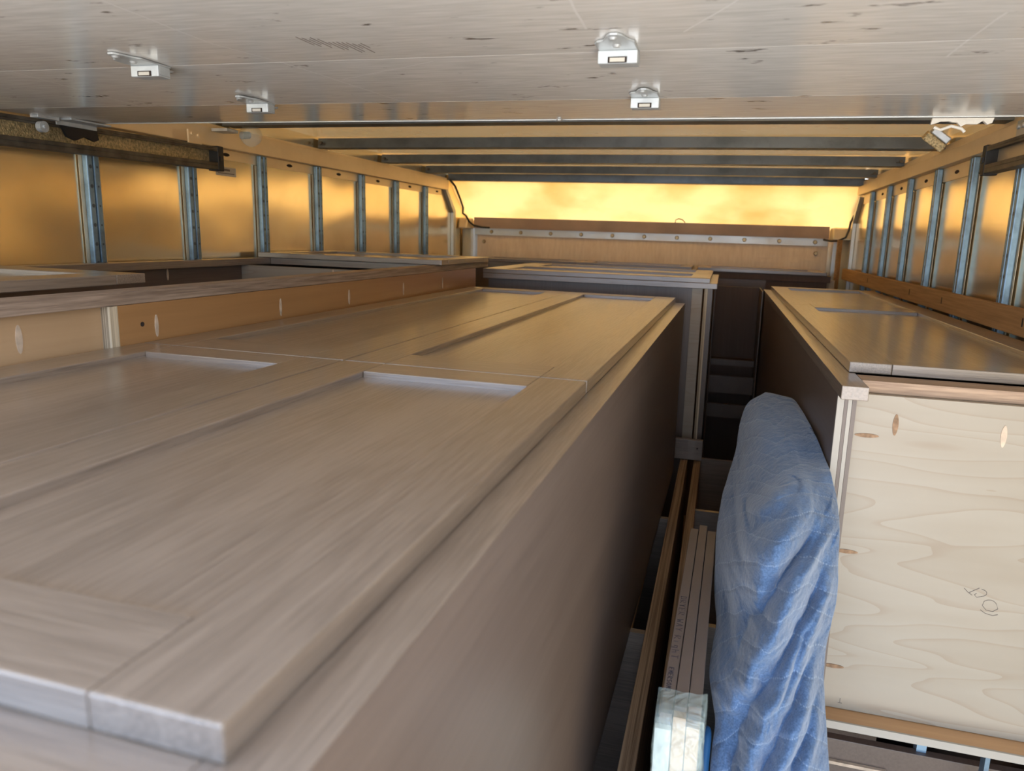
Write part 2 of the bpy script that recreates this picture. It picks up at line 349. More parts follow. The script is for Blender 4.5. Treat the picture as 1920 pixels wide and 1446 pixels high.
class MB:
    def __init__(s, local=False): s.bm = bmesh.new(); s.local = local
    def v(s, p):
        return s.bm.verts.new(Vector(p) if s.local else W(*p))
    def hexa(s, P):
        v = [s.v(p) for p in P]
        for f in ((0, 3, 2, 1), (4, 5, 6, 7), (0, 1, 5, 4), (1, 2, 6, 5), (2, 3, 7, 6), (3, 0, 4, 7)):
            s.bm.faces.new([v[i] for i in f])
        return s
    def box(s, x0, x1, y0, y1, z0, z1):
        return s.hexa([(x0, y0, z0), (x1, y0, z0), (x1, y1, z0), (x0, y1, z0), (x0, y0, z1), (x1, y0, z1), (x1, y1, z1), (x0, y1, z1)])
    def prism(s, pts, axis, a, b):
        """extrude a 2d outline along x, y or z from a to b"""
        def P(u, q):
            return {'x': (q, u[0], u[1]), 'y': (u[0], q, u[1]), 'z': (u[0], u[1], q)}[axis]
        A = [s.v(P(u, a)) for u in pts]; B = [s.v(P(u, b)) for u in pts]
        n = len(pts)
        s.bm.faces.new(A); s.bm.faces.new(B[::-1])
        for i in range(n): s.bm.faces.new((A[i], B[i], B[(i+1) % n], A[(i+1) % n]))
        return s
    def cyl(s, p, q, r, n=14, r2=None):
        p = Vector(p) if s.local else W(*p); q = Vector(q) if s.local else W(*q); d = (q-p).normalized()
        a = d.orthogonal().normalized(); b = d.cross(a); r2 = r if r2 is None else r2
        A = [s.bm.verts.new(p + r*(math.cos(t)*a + math.sin(t)*b)) for t in [i*2*math.pi/n for i in range(n)]]
        B = [s.bm.verts.new(q + r2*(math.cos(t)*a + math.sin(t)*b)) for t in [i*2*math.pi/n for i in range(n)]]
        s.bm.faces.new(A[::-1]); s.bm.faces.new(B)
        for i in range(n): s.bm.faces.new((A[i], A[(i+1) % n], B[(i+1) % n], B[i]))
        return s
    def tube(s, pts, r, n=8):
        P = [Vector(p) if s.local else W(*p) for p in pts]; rings = []
        for i, p in enumerate(P):
            d = (P[min(i+1, len(P)-1)] - P[max(i-1, 0)]).normalized()
            a = d.cross(Vector((0, 0.1, 1)).normalized())
            if a.length < 1e-3: a = d.orthogonal()
            a.normalize(); b = d.cross(a)
            rings.append([s.bm.verts.new(p + r*(math.cos(t)*a + math.sin(t)*b)) for t in [k*2*math.pi/n for k in range(n)]])
        for A, B in zip(rings, rings[1:]):
            for i in range(n): s.bm.faces.new((A[i], A[(i+1) % n], B[(i+1) % n], B[i]))
        s.bm.faces.new(rings[0][::-1]); s.bm.faces.new(rings[-1])
        return s
    def lens(s, c, u, v, ru, rv, nrm, th=0.0012, n=20):
        """pointed oval inlay standing 'th' proud of a surface: c centre, u/v axes"""
        c = W(*c) if not s.local else Vector(c); u, v, nrm = Vector(u), Vector(v), Vector(nrm)
        A = []; B = []
        for i in range(n):
            t = i*2*math.pi/n; k = abs(math.sin(t))**1.25*math.copysign(1, math.sin(t))
            q = c + u*ru*math.cos(t) + v*rv*k
            A.append(s.bm.verts.new(q - nrm*0.002)); B.append(s.bm.verts.new(q + nrm*th))
        s.bm.faces.new(A); s.bm.faces.new(B[::-1])
        for i in range(n): s.bm.faces.new((A[i], B[i], B[(i+1) % n], A[(i+1) % n]))
        return s
    def build(s, name, mat, parent=None, bevel=0.0, smooth=False, kind=None, label=None, subsurf=0):
        bmesh.ops.recalc_face_normals(s.bm, faces=s.bm.faces)
        if parent is not None and not s.local:
            inv = parent.matrix_world.inverted() if parent.parent is None and parent.type == 'EMPTY' else root_matrix(parent).inverted()
            s.bm.transform(inv)
        me = bpy.data.meshes.new(name); s.bm.to_mesh(me); s.bm.free()
        if mat: me.materials.append(mat)
        o = bpy.data.objects.new(name, me); C.objects.link(o)
        if parent is not None: o.parent = parent
        if bevel:
            md = o.modifiers.new('bevel', 'BEVEL'); md.width = bevel; md.segments = 2; md.limit_method = 'ANGLE'; md.angle_limit = math.radians(40)
        if subsurf:
            md = o.modifiers.new('sub', 'SUBSURF'); md.levels = subsurf; md.render_levels = subsurf
        if smooth:
            for p in me.polygons: p.use_smooth = True
        setp(o, label=label, kind=kind)
        return o

def root_matrix(o):
    while o.parent: o = o.parent
    return o.matrix_world.copy() if o.type == 'EMPTY' else Matrix.Identity(4)

def structure(name, mb, mat, **k):
    return mb.build(name, mat, kind='structure', **k)

# ---------------------------------------------------------------- the truck body
XL, XR = -1.70, 0.715
FLOOR = -OZ
Y0, Y1 = -0.14, 4.92
structure('floor', MB().box(XL-.02, XR+.02, Y0, Y1, FLOOR-.03, FLOOR), FLOORM)
structure('ceiling', MB().box(XL-.02, XR+.02, Y0, 4.62, .378, .40), ROOF)
structure('wall_left', MB().box(XL-.02, XL, Y0, Y1, FLOOR, .378), GOLD)
structure('wall_right', MB().box(XR, XR+.02, Y0, Y1, FLOOR, .378), GOLD)
# sloping translucent nose panel over the plywood bulkhead
prof = [(4.52, .350), (4.58, .300), (4.66, .245), (4.76, .180), (4.84, .125), (4.895, .085), (4.90, .02), (4.90, FLOOR)]
outer = [(y+.006, z+.006) for y, z in prof]
structure('wall_front', MB().prism(prof[:6] + outer[:6][::-1], 'x', XL, XR), NOSE, smooth=False)
structure('wall_bulkhead', MB().box(XL+.06, XR-.115, 4.865, 4.90, FLOOR, .045), BULKPLY)
structure('trim_16', MB().box(XL, XR, 4.902, 4.915, FLOOR, .090), RAILM)
structure('trim_1', MB().box(-1.632, .597, 4.845, 4.865, .036, .106), GREYBAND)
structure('trim_2', MB().box(-1.63, .595, 4.856, 4.864, -.008, .035), BRIGHT)
# rails along the tops of the walls
structure('trim_3', MB().box(XL, -1.67, .35, 4.46, .257, .318).box(XL, -1.682, .35, 4.46, .319, .33), RAILM, bevel=.002)
structure('trim_4', MB().box(.685, XR, .35, 4.56, .272, .318).box(.70, XR, .35, 4.56, .319, .345), RAILM, bevel=.002)
pl = MB()
pl.box(XL, XL+.003, .35, 4.4, .222, .256); structure('trim_5', pl, RAILM)
pl = MB(); pl.box(XR-.003, XR, .35, 4.5, .225, .271); structure('trim_6', pl, RAILM)
# roof header at the front
structure('trim_7', MB().box(XL+.01, XR-.01, 4.50, 4.56, .318, .377), BOW, bevel=.002)
# corner pieces beside the bulkhead
def corner(name, xa, sgn):
    mb = MB(); a = []; b = []
    for i in range(9):
        t = i/8*math.pi/2
        a.append((xa + sgn*(.075*(1-math.cos(t))), 4.78+.085*math.sin(t)))
        b.append((xa + sgn*(.075*(1-math.cos(t)) - .004*math.cos(t)), 4.78+.085*math.sin(t)+.004*math.sin(t)+.004))
    mb.prism(a + b[::-1], 'z', FLOOR, .035)
    structure(name, mb, BRIGHT, smooth=False)
corner('trim_8', XL+.012, 1); corner('trim_9', XR-.012, -1)
structure('trim_10', MB().prism([(4.70, .03), (4.86, .03), (4.86, .05), (4.84, .10), (4.72, .10)], 'x', XL+.005, -1.635), RAILM, bevel=.008)
structure('trim_11', MB().prism([(4.70, .03), (4.86, .03), (4.86, .05), (4.84, .10), (4.72, .10)], 'x', .60, XR-.005), RAILM, bevel=.008)
# bent edge strips where the nose meets the side walls
def edge_strip(name, xa, xb, yo):
    pts = [(4.43+yo, .262), (4.475+yo, .262), (4.62+yo, .137), (4.625+yo, -.30), (4.58+yo, -.30), (4.575+yo, .125)]
    structure(name, MB().prism(pts, 'x', xa, xb), BRIGHT, bevel=.002)
edge_strip('trim_12', XL, XL+.02, 0.0); edge_strip('trim_13', XR-.02, XR, .10)

# wooden rub rail on the right wall
t = thing('rub_rail', 'weathered wooden rub rail running along the right wall below the steel posts', 'rail', W(.68, 2.5, -.2))
MB().box(.672, .6915, .30, 4.72, -.194, -.131).build('board', RAWWOOD, t, bevel=.003)
for y in (1.95, 2.62, 3.05, 3.9):
    MB().box(.6712, .6722, y-.003, y+.003, -.17, -.15).build('nail_slot', DARKHOLE, t)

# wall posts
def wall_post(y, side, label):
    xw = XL if side < 0 else XR; k = -side   # k: direction into the room
    t = thing('wall_post', label, 'post', W(xw, y, FLOOR), group='steel posts on the %s wall' % ('left' if side < 0 else 'right'))
    x0, x1 = sorted((xw + k*.0045, xw + k*.022))
    m = MB()
    m.box(x0, x1, y-.021, y-.0025, FLOOR+.001, .255 if side < 0 else .270)
    m.box(x0, x1, y+.0025, y+.021, FLOOR+.001, .255 if side < 0 else .270)
    m.build('channel', POSTM, t, bevel=.003)
    xf = sorted((xw + k*.0005, xw + k*.004))
    MB().box(xf[0]+.003*(side < 0), xf[1]-.003*(side > 0), y-.032, y+.040, FLOOR+.001, .22).build('flange', RAILM, t)
    return t
ords = ['nearest the camera', 'second from the camera', 'third from the camera', 'fourth from the camera', 'fifth from the camera', 'sixth from the camera', 'farthest from the camera']
for y, o_ in zip((1.717, 2.12, 2.517, 2.92, 3.326, 3.72, 4.126), ords):
    wall_post(y, -1, 'galvanised steel post on the left wall, %s of seven' % o_)
for y, o_ in zip((2.19, 2.585, 2.98, 3.39, 3.79, 4.20), ords[:5] + ords[6:]):
    wall_post(y, 1, 'bluish galvanised steel post on the right wall, %s of six' % o_)
# slots in the plates between posts
m = MB()
for y in (2.32, 2.72, 3.12, 3.52, 3.92, 4.33): m.lens((XL+.003, y, .240), (0, 1, 0), (0, 0, 1), .020, .006, (1, 0, 0))
m.build('trim_14', DARKHOLE, kind='structure')
m = MB()
for y in (2.80, 3.19, 3.60, 4.0): m.lens((XR-.003, y, .247), (0, 1, 0), (0, 0, 1), .022, .006, (-1, 0, 0))
m.build('trim_15', DARKHOLE, kind='structure')

# roof bows
def bow(y, label):
    t = thing('roof_bow', label, 'roof bow', W(-.5, y, .36), group='steel bows under the truck roof')
    m = MB()
    n = 14
    for i in range(n):
        xa = XL+.012 + (XR-XL-.024)*i/n; xb = XL+.012 + (XR-XL-.024)*(i+1)/n
        ca = .004*(1-((xa+.49)/1.2)**2); cb = .004*(1-((xb+.49)/1.2)**2)
        m.hexa([(xa, y-.035, .333+ca), (xb, y-.035, .333+cb), (xb, y+.035, .333+cb), (xa, y+.035, .333+ca),
                (xa, y-.030, .372+ca), (xb, y-.030, .372+cb), (xb, y+.030, .372+cb), (xa, y+.030, .372+ca)])
    bmesh.ops.remove_doubles(m.bm, verts=m.bm.verts, dist=1e-5)
    fs = [f for f in m.bm.faces if abs(f.normal.x) > .99 and min(abs(v.co.x-(XL+.012)) for v in f.verts) > 1e-3 and min(abs(v.co.x-(XR-.012)) for v in f.verts) > 1e-3]
    bmesh.ops.delete(m.bm, geom=fs, context='FACES_ONLY')
    m.build('hat_channel', BOW, t)
    for x in (XL+.03, XR-.03):
        MB().box(x-.016, x+.016, y-.04, y+.04, .346, .35).cyl((x, y-.036, .352), (x, y-.048, .352), .007, 8).build('end_bracket', TRACKM, t)
for y, l in ((2.33, 'dark steel roof bow just beyond the edge of the roll-up door'), (2.965, 'dark steel roof bow, second beyond the roll-up door'),
             (3.58, 'dark steel roof bow, third beyond the roll-up door'), (4.16, 'dark steel roof bow nearest the front of the truck')):
    bow(y, l)

# ---------------------------------------------------------------- roll-up door under the roof
ZD = .246
rd = thing('roll_up_door', 'scratched grey roll-up door rolled back under the roof', 'door', W(-.47, 1.0, ZD))
DX0, DX1 = -1.598, .635
for (ya, yb, dz0, dz1) in ((-.13, .25, 0, 0), (.253, .67, 0, 0), (.671, 1.0630, 0, .0), (1.0642, 1.350, .0, -.0105), (1.3512, 1.643, -.0105, .0)):
    MB().hexa([(DX0, ya, ZD+dz0), (DX1, ya, ZD+dz0), (DX1, yb, ZD+dz1), (DX0, yb, ZD+dz1),
               (DX0, ya, ZD+.018), (DX1, ya, ZD+.018), (DX1, yb, ZD+.018), (DX0, yb, ZD+.018)]).build('door_panel', DOORP, rd)
MB().box(DX0, DX1, 1.6435, 1.646, ZD-.0012, ZD+.02).build('edge_strip', BRIGHT, rd)
MB().cyl((-.36, 1.632, ZD-.001), (-.36, 1.632, ZD-.004), .006, 12).build('rivet', BRIGHT, rd)
def hinge(x, y, s=1.0, ZD=ZD):
    m = MB()
    # leaf with a rounded tab on the near side
    o = [(-.029, .055), (-.029, -.012), (-.024, -.022), (-.014, -.028), (-.006, -.052), (0, -.060), (.010, -.060), (.016, -.052), (.022, -.030), (.029, -.018), (.029, .055)]
    m.prism([(x+a*s, y+b*s) for a, b in o], 'z', ZD-.0035, ZD-.0005)
    # folded knuckle box with a slot
    ya = y+.022*s
    m.box(x-.029*s, x+.029*s, ya, ya+.003, ZD-.020, ZD-.0035)
    m.box(x-.029*s, x+.029*s, ya+.003, ya+.030*s, ZD-.020, ZD-.0175)
    m.box(x-.029*s, x-.026*s, ya+.003, ya+.030*s, ZD-.0175, ZD-.0035)
    m.box(x+.026*s, x+.029*s, ya+.003, ya+.030*s, ZD-.0175, ZD-.0035)
    h = m.build('hinge', WHITEMETAL, rd, bevel=.0012)
    MB().box(x-.014*s, x+.014*s, ya-.0012, ya, ZD-.0195, ZD-.012).build('slot', DARKHOLE, h)
    MB().box(x-.011*s, x+.011*s, ya-.002, ya-.0012, ZD-.0185, ZD-.0135).build('pin', LABELM, h)
    for dx, dy in ((.002, -.040), (.002, -.004), (.010, .066)):
        MB().cyl((x+dx, y+dy, ZD-.0030), (x+dx, y+dy, ZD-.0062), .0065, 14, .004).build('rivet', BRIGHT, h, smooth=False)
hinge(-.154, 1.020, .9); hinge(-.147, 1.310, .82, ZD-.0095); hinge(-.902, 1.020, .9); hinge(-.893, 1.306, .82, ZD-.0095)
# bottom roller bracket at the left end, with roller in the track
br = MB()
br.box(-1.599, -1.55, 1.53, 1.655, ZD-.008, ZD-.0035).box(-1.599, -1.596, 1.53, 1.655, ZD-.018, ZD-.0035)
br.box(-1.599, -1.575, 1.46, 1.52, ZD-.012, ZD-.0035)
br = br.build('end_bracket', WHITEMETAL, rd, bevel=.001)
MB().prism([(1.54, ZD-.0185), (1.65, ZD-.0185), (1.655, ZD-.040), (1.64, ZD-.046), (1.61, ZD-.038), (1.58, ZD-.050), (1.555, ZD-.044)], 'x', -1.599, -1.592).build('carrier', BLACKM, br)
MB().cyl((-1.599, 1.485, ZD-.030), (-1.585, 1.485, ZD-.030), .013, 18).cyl((-1.599, 1.485, ZD-.03), (-1.58, 1.485, ZD-.03), .005, 12).build('roller', WHITEMETAL, br)
m = MB()
rnd = random.Random(3)
for i in range(13):
    x = -.565+.0060*i; y = .935+rnd.uniform(-.01, .01)+.0035*i; l = rnd.uniform(.025, .06)
    m.hexa([(x, y, ZD-.0004), (x+.0012, y, ZD-.0004), (x+.003, y+l, ZD-.0004), (x+.0018, y+l, ZD-.0004), (x, y, ZD+.001), (x+.0012, y, ZD+.001), (x+.003, y+l, ZD+.001), (x+.0018, y+l, ZD+.001)])
m.build('scuff_marks', PENCIL, rd)

# tracks
def track(x0, x1, ya, yb, za, zb, side, label):
    t = thing('door_track', label, 'track', W((x0+x1)/2, (ya+yb)/2, za))
    def seg(m, xa, xb, h0, h1):
        m.hexa([(xa, ya, za+h0), (xb, ya, za+h0), (xb, yb, zb+h0), (xa, yb, zb+h0), (xa, ya, za+h1), (xb, ya, za+h1), (xb, yb, zb+h1), (xa, yb, zb+h1)])
    m = MB(); seg(m, x0, x1, -.012, 0); seg(m, x0, x1, .050, .058)
    inn = x1 if side < 0 else x0
    seg(m, inn-.003 if side < 0 else inn, inn if side < 0 else inn+.003, 0, .010); seg(m, inn-.003 if side < 0 else inn, inn if side < 0 else inn+.003, .044, .050)
    m.build('channel', TRACKM, t, bevel=.001)
    m = MB(); w0 = x0 if side < 0 else x1-.004
    seg(m, w0, w0+.004, 0, .050); m.build('liner', GLITTER if side < 0 else RAILM, t)
    MB().box(x0-.001, x1+.001, yb, yb+.028, zb-.016, zb+.062).build('end_stop', RUBBER, t, bevel=.002)
    MB().cyl(((x0+x1)/2, yb+.028, zb+.022), ((x0+x1)/2, yb+.046, zb+.022), .005, 8, .001).box(x1+.0012 if side < 0 else x0-.006, x1+.006 if side < 0 else x0-.0012, yb+.004, yb+.018, zb+.016, zb+.030).build('bolt', BLACKM, t)
    return t
tl = track(-1.640, -1.602, -.12, 2.15, .150, .188, -1, 'black roller track with a corroded gold liner on the left')
tr_ = track(.650, .683, -.12, 2.31, .190, .212, 1, 'yellowed roller track of the door on the right')
MB().box(-1.64, -1.634, 2.055, 2.115, .244, .290).cyl((-1.634, 2.07, .278), (-1.629, 2.07, .278), .006).cyl((-1.634, 2.10, .275), (-1.629, 2.10, .275), .006).build('hanger_plate', RAILM, tl)
MB().box(.676, .682, 2.13, 2.19, .271, .315).cyl((.676, 2.145, .30), (.671, 2.145, .30), .006).cyl((.676, 2.175, .30), (.671, 2.175, .30), .006).build('hanger_plate', BRIGHT, tr_)

# odds and ends up there
lamp = thing('roof_light', 'small clear dome light at the left end of the first roof bow', 'light', W(-1.61, 2.24, .30))
MB().cyl((-1.60, 2.33, .305), (-1.58, 2.30, .288), .038, 18, .026).build('dome', FILM, lamp, smooth=True, label='clear dirty dome')
MB().box(-1.66, -1.60, 2.20, 2.26, .302, .312).cyl((-1.61, 2.29, .30), (-1.60, 2.32, .305), .012).build('bracket', WHITEMETAL, lamp, bevel=.001)
lamp2 = thing('box_light', 'tilted square marker light hanging at the right end of the roof bow', 'light', W(.60, 2.62, .33))
m = MB(local=True); m.box(-.034, .034, -.03, .03, -.026, .0); m.bm.transform(Matrix.Rotation(.65, 4, 'Y') @ Matrix.Rotation(.25, 4, 'X'))
m.build('lens', GLITTER, lamp2, bevel=.003)
m = MB(local=True); m.box(-.028, .03, -.026, .026, .001, .022); m.bm.transform(Matrix.Rotation(.65, 4, 'Y') @ Matrix.Rotation(.25, 4, 'X'))
m.build('housing', WHITEMETAL, lamp2, bevel=.003)
# ragged tape on the door's edge at the right
m = MB(); rnd = random.Random(8)
xs = [.365+.105*i/12 for i in range(13)]
top = [(x, ZD-.002) for x in xs]; bot = [(x+rnd.uniform(-.003, .003), ZD-.006-rnd.uniform(0, .008)-(.005 if 6 <= i <= 8 else 0)) for i, x in enumerate(xs)]
m.prism(top+bot[::-1], 'y', 1.650, 1.658)
m.tube([(.370, 1.654, ZD-.018), (.382, 1.654, ZD-.023), (.40, 1.654, ZD-.016), (.418, 1.654, ZD-.021), (.424, 1.654, ZD-.027)], .003)
tp = m.build('torn_tape', TAPE)
setp(tp, 'ragged white torn tape stuck on the right end of the roll-up door edge', 'tape')
# sticker on the left wall
stk = thing('paper_sticker', 'small faded paper sticker on the left wall below the end of the track', 'sticker', W(XL+.003, 2.32, .17))
MB().box(XL+.0005, XL+.0015, 2.265, 2.375, .168, .198).build('paper', LABELM, stk)
MB().box(XL+.0015, XL+.002, 2.30, 2.34, .185, .192).box(XL+.0015, XL+.002, 2.275, 2.365, .175, .178).build('print', PENCIL, stk)
# bolts on the bulkhead
BO = ['leftmost of eleven', 'second from the left', 'third from the left', 'fourth from the left', 'fifth from the left', 'the middle one', 'fifth from the right', 'fourth from the right', 'third from the right', 'second from the right', 'rightmost of eleven']
for i in range(11):
    x = -1.511+.2035*i
    b_ = MB().cyl((x, 4.8555, .014), (x, 4.848, .014), .0125, 14, .009).build('carriage_bolt', RIVET)
    setp(b_, 'round bolt head in the metal strip across the bulkhead, ' + BO[i], 'bolt', 'bolts in the bulkhead strip')
for x, z, s in ((-1.566, -.052, 'left'), (.535, -.052, 'right')):
    b_ = MB().cyl((x, 4.8645, z), (x, 4.856, z), .013, 14, .009).build('carriage_bolt', RIVET)
    setp(b_, 'single bolt head in the bulkhead plywood below the %s end of the metal strip' % s, 'bolt')
c_ = MB().tube([(-1.665, 4.47, .318), (-1.65, 4.52, .285), (-1.645, 4.60, .215), (-1.642, 4.65, .160), (-1.655, 4.68, .125), (-1.64, 4.70, .112), (-1.63, 4.74, .075), (-1.62, 4.80, .052), (-1.57, 4.838, .042), (-1.52, 4.838, .04)], .0065).build('black_cable', CABLE, smooth=True)
setp(c_, 'black cable hanging down the left front corner beside the bulkhead', 'cable')
c_ = MB().tube([(.70, 4.69, .17), (.685, 4.69, .13), (.68, 4.69, .085), (.668, 4.69, .045), (.63, 4.70, .025), (.60, 4.75, .022), (.57, 4.838, .03)], .006).build('black_cable', CABLE, smooth=True)
setp(c_, 'short black cable looping down the right front corner', 'cable')
c_ = MB().tube([(-.305, 4.84, .104), (-.303, 4.835, .122), (-.285, 4.83, .130), (-.262, 4.83, .124), (-.245, 4.84, .108)], .003).build('wire_loop', CABLE, smooth=True)
setp(c_, 'thin wire loop standing on top of the grey bulkhead board', 'wire')
c_ = MB().cyl((.630, 4.62, .030), (.630, 4.60, FLOOR), .014, 16).build('wooden_pole', RAWWOOD, smooth=False)
setp(c_, 'round wooden pole standing in the right front corner', 'pole')

# ---------------------------------------------------------------- cabinets
def shaker(root, x0, x1, y0, y1, zt, th, stile=.070, rail0=.070, rail1=.070, depth=.009, along='y', local=True, label=None):
    """a door lying flat, face up: panel with two stiles and two rails as sub-parts"""
    g = .0004
    mk = lambda: MB(local)
    p = mk().box(x0+.012, x1-.012, y0+.012, y1-.012, zt-th+.002, zt-depth).build('door', OAK[along], root, label=label)
    o = 'x' if along == 'y' else 'y'
    if along == 'y':
        for a, b in ((x0, x0+stile), (x1-stile, x1)): mk().box(a, b, y0, y1, zt-th, zt).build('stile', OAK['y'], p, bevel=.0016)
        for a, b in ((y0, y0+rail0), (y1-rail1, y1)): mk().box(x0+stile+g, x1-stile-g, a, b, zt-th, zt).build('rail', OAK['x'], p, bevel=.0012)
    else:
        for a, b in ((y0, y0+stile), (y1-stile, y1)): mk().box(x0, x1, a, b, zt-th, zt).build('stile', OAK['x'], p, bevel=.0016)
        for a, b in ((x0, x0+rail0), (x1-rail1, x1)): mk().box(a, b, y0+stile+g, y1-stile-g, zt-th, zt).build('rail', OAK['y'], p, bevel=.0012)
    return p

# --- A: big cabinet lying on its back, four doors up. Local frame: origin on its right face, y along it
A = thing('pantry_cabinet', 'large taupe oak cabinet lying on its back in the foreground with four doors facing up', 'cabinet',
          Vector((-.1535, 0, OZ-.85-.001)), -.0125)
S = .01   # cross fall
def La(z): return z + .85
def shear(m):
    for v in m.bm.verts: v.co.z -= S*v.co.x
    return m
class MA(MB):
    def __init__(s, local=True): super().__init__(True)
    def build(s, *a, **k):
        shear(s); return super().build(*a, **k)
_MB = MB
def shaker_in(cls, *a, **k):
    global MB
    MB = cls
    try: return shaker(*a, **k)
    finally: MB = _MB
zt = La(-.2005)
for (x0, x1) in ((-.810, -.4265), (-.4235, -.0345)):
    shaker_in(MA, A, x0, x1, .231, 1.0345, zt, .0192)
    shaker_in(MA, A, x0, x1, 1.038, 2.735, zt, .0192, rail0=.095, rail1=.085)
zf = La(-.2200)
# face frame: long stiles and cross rails
for (x0, x1, n_) in ((-.046, 0, 0), (-.83, -.784, 0)):
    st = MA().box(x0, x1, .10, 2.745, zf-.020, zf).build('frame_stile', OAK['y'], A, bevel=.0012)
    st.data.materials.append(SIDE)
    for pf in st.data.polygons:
        if abs(pf.normal.x) > .9: pf.material_index = 1  # side faces take the darker veneer: shade put into their colour
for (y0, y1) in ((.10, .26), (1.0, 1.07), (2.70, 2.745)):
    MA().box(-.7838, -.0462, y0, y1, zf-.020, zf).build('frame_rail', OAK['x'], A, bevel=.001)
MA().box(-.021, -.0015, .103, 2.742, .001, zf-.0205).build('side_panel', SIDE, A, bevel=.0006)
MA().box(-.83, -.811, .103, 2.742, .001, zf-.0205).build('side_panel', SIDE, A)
MA().box(-.8105, -.0215, .103, .121, .001, zf-.0205).build('end_panel', MAPLE, A)
MA().box(-.8105, -.0215, 2.724, 2.742, .001, zf-.0205).build('end_panel', MAPLE, A)
MA().box(-.8105, -.0215, .1215, 2.7235, .001, .013).build('back_panel', SIDE, A)

# --- B: cabinet along the left wall, open face frame up
B = thing('wall_cabinet', 'taupe oak cabinet frame along the left wall with a warm-tinted maple plywood side', 'cabinet', W(-1.3, 1.8, -.85))
zb = -.1135
b_ = MB()
b_.box(-.998, -.952, .50, 3.02, zb-.0225, zb).build('frame_stile', OAKROUGHY, B, bevel=.0015)
MB().box(-1.66, -1.615, .50, 2.9, zb-.0225, zb).build('frame_stile', OAK['y'], B, bevel=.0015)
for y0, y1 in ((.50, .56), (2.44, 2.50), (2.86, 2.92)): MB().box(-1.6145, -.9985, y0, y1, zb-.0225, zb).build('frame_rail', OAK['x'], B, bevel=.001)
MB().box(-.9905, -.9720, .50, .999, -.849, zb-.023).build('side_panel', AMBER, B)
MB().box(-.9715, -.9535, 1.000, 2.86, -.849, zb-.023).build('side_panel', AMBER2, B)
MB().box(-.9715, -.9537, .983, .9998, -.849, zb-.0232).build('panel_edge', PLYEDGE, B, label='pale plywood edge between the two side panels')
MB().box(-1.66, -1.642, .50, 2.9, -.849, zb-.023).build('side_panel', SIDE, B)
MB().box(-1.6415, -.991, .502, .52, -.849, zb-.023).build('end_panel', SIDE, B)
MB().box(-1.6415, -.991, 2.30, 2.318, -.849, zb-.023).build('partition', MAPLE, B)
MB().box(-1.6415, -.991, .5205, 2.2995, -.849, -.835).build('back_panel', AMBER, B)
MB().box(-1.6415, -.972, 2.86, 2.878, -.849, zb-.023).build('end_panel', SIDE, B)
for y in (1.085, 1.472, 1.795, 2.15, 2.49): MB().lens((-.9535, y, -.178), (0, 1, 0), (0, 0, 1), .0042, .0195, (1, 0, 0)).build('pocket_hole', SLOT, B)
MB().lens((-.972, .832, -.172), (0, 1, 0), (0, 0, 1), .0055, .021, (1, 0, 0)).build('pocket_hole', SLOT, B)
MB().cyl((-.9545, 1.052, -.172), (-.9528, 1.052, -.172), .0042, 12).build('drill_hole', DARKHOLE, B)
MB().lens((-1.6415, 1.93, -.155), (0, 1, 0), (0, 0, 1), .0042, .018, (1, 0, 0)).build('pocket_hole', SLOT, B)
MB().lens((-1.28, 2.30, -.155), (1, 0, 0), (0, 0, 1), .0042, .018, (0, -1, 0)).build('pocket_hole', SLOT, B)
db = zb + .0005
shaker(B, -1.655, -1.05, .42, 1.175, db+.0185, .018, local=False, along='x')
shaker(B, -1.662, -.935, 2.43, 2.97, db+.0185, .018, local=False, along='x')

# --- C: cabinet beyond A
Cc = thing('wall_cabinet', 'taupe cabinet lying beyond the big foreground cabinet with two long doors on top', 'cabinet', W(-.5, 3.4, -.85))
zc = -.1425
shaker(Cc, -.968, -.042, 3.0, 3.42, zc, .0185, stile=.06, rail0=.085, rail1=.078, local=False, along='x')
shaker(Cc, -.968, -.042, 3.423, 3.84, zc, .0185, stile=.06, rail0=.12, rail1=.078, local=False, along='x')
MB().box(-.966, -.014, 2.996, 3.04, zc-.040, zc-.019).build('frame_rail', OAK['x'], Cc, bevel=.001)
MB().box(-.966, -.014, 3.80, 3.845, zc-.040, zc-.019).build('frame_rail', OAK['x'], Cc, bevel=.001)
MB().box(-.060, -.014, 3.0405, 3.7995, zc-.040, zc-.019).build('frame_stile', OAK['y'], Cc, bevel=.001)
MB().box(-.966, -.90, 3.0405, 3.7995, zc-.040, zc-.019).build('frame_stile', OAK['y'], Cc, bevel=.001)
MB().box(-.95, -.108, 3.025, 3.043, FLOOR+.001, zc-.0405).build('end_panel', SIDEZ, Cc)
MB().box(-.1075, -.068, 3.010, 3.03, -.80, zc-.0405).build('end_panel', MAPLE, Cc, label='pale upright strip of the end')
MB().box(-.060, -.048, 3.004, 3.03, -.80, zc-.0405).build('panel_edge', PLYEDGE, Cc)
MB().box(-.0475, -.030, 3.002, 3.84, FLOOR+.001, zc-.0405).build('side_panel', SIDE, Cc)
MB().box(-.95, -.932, 3.044, 3.84, FLOOR+.001, zc-.0405).build('side_panel', SIDE, Cc)

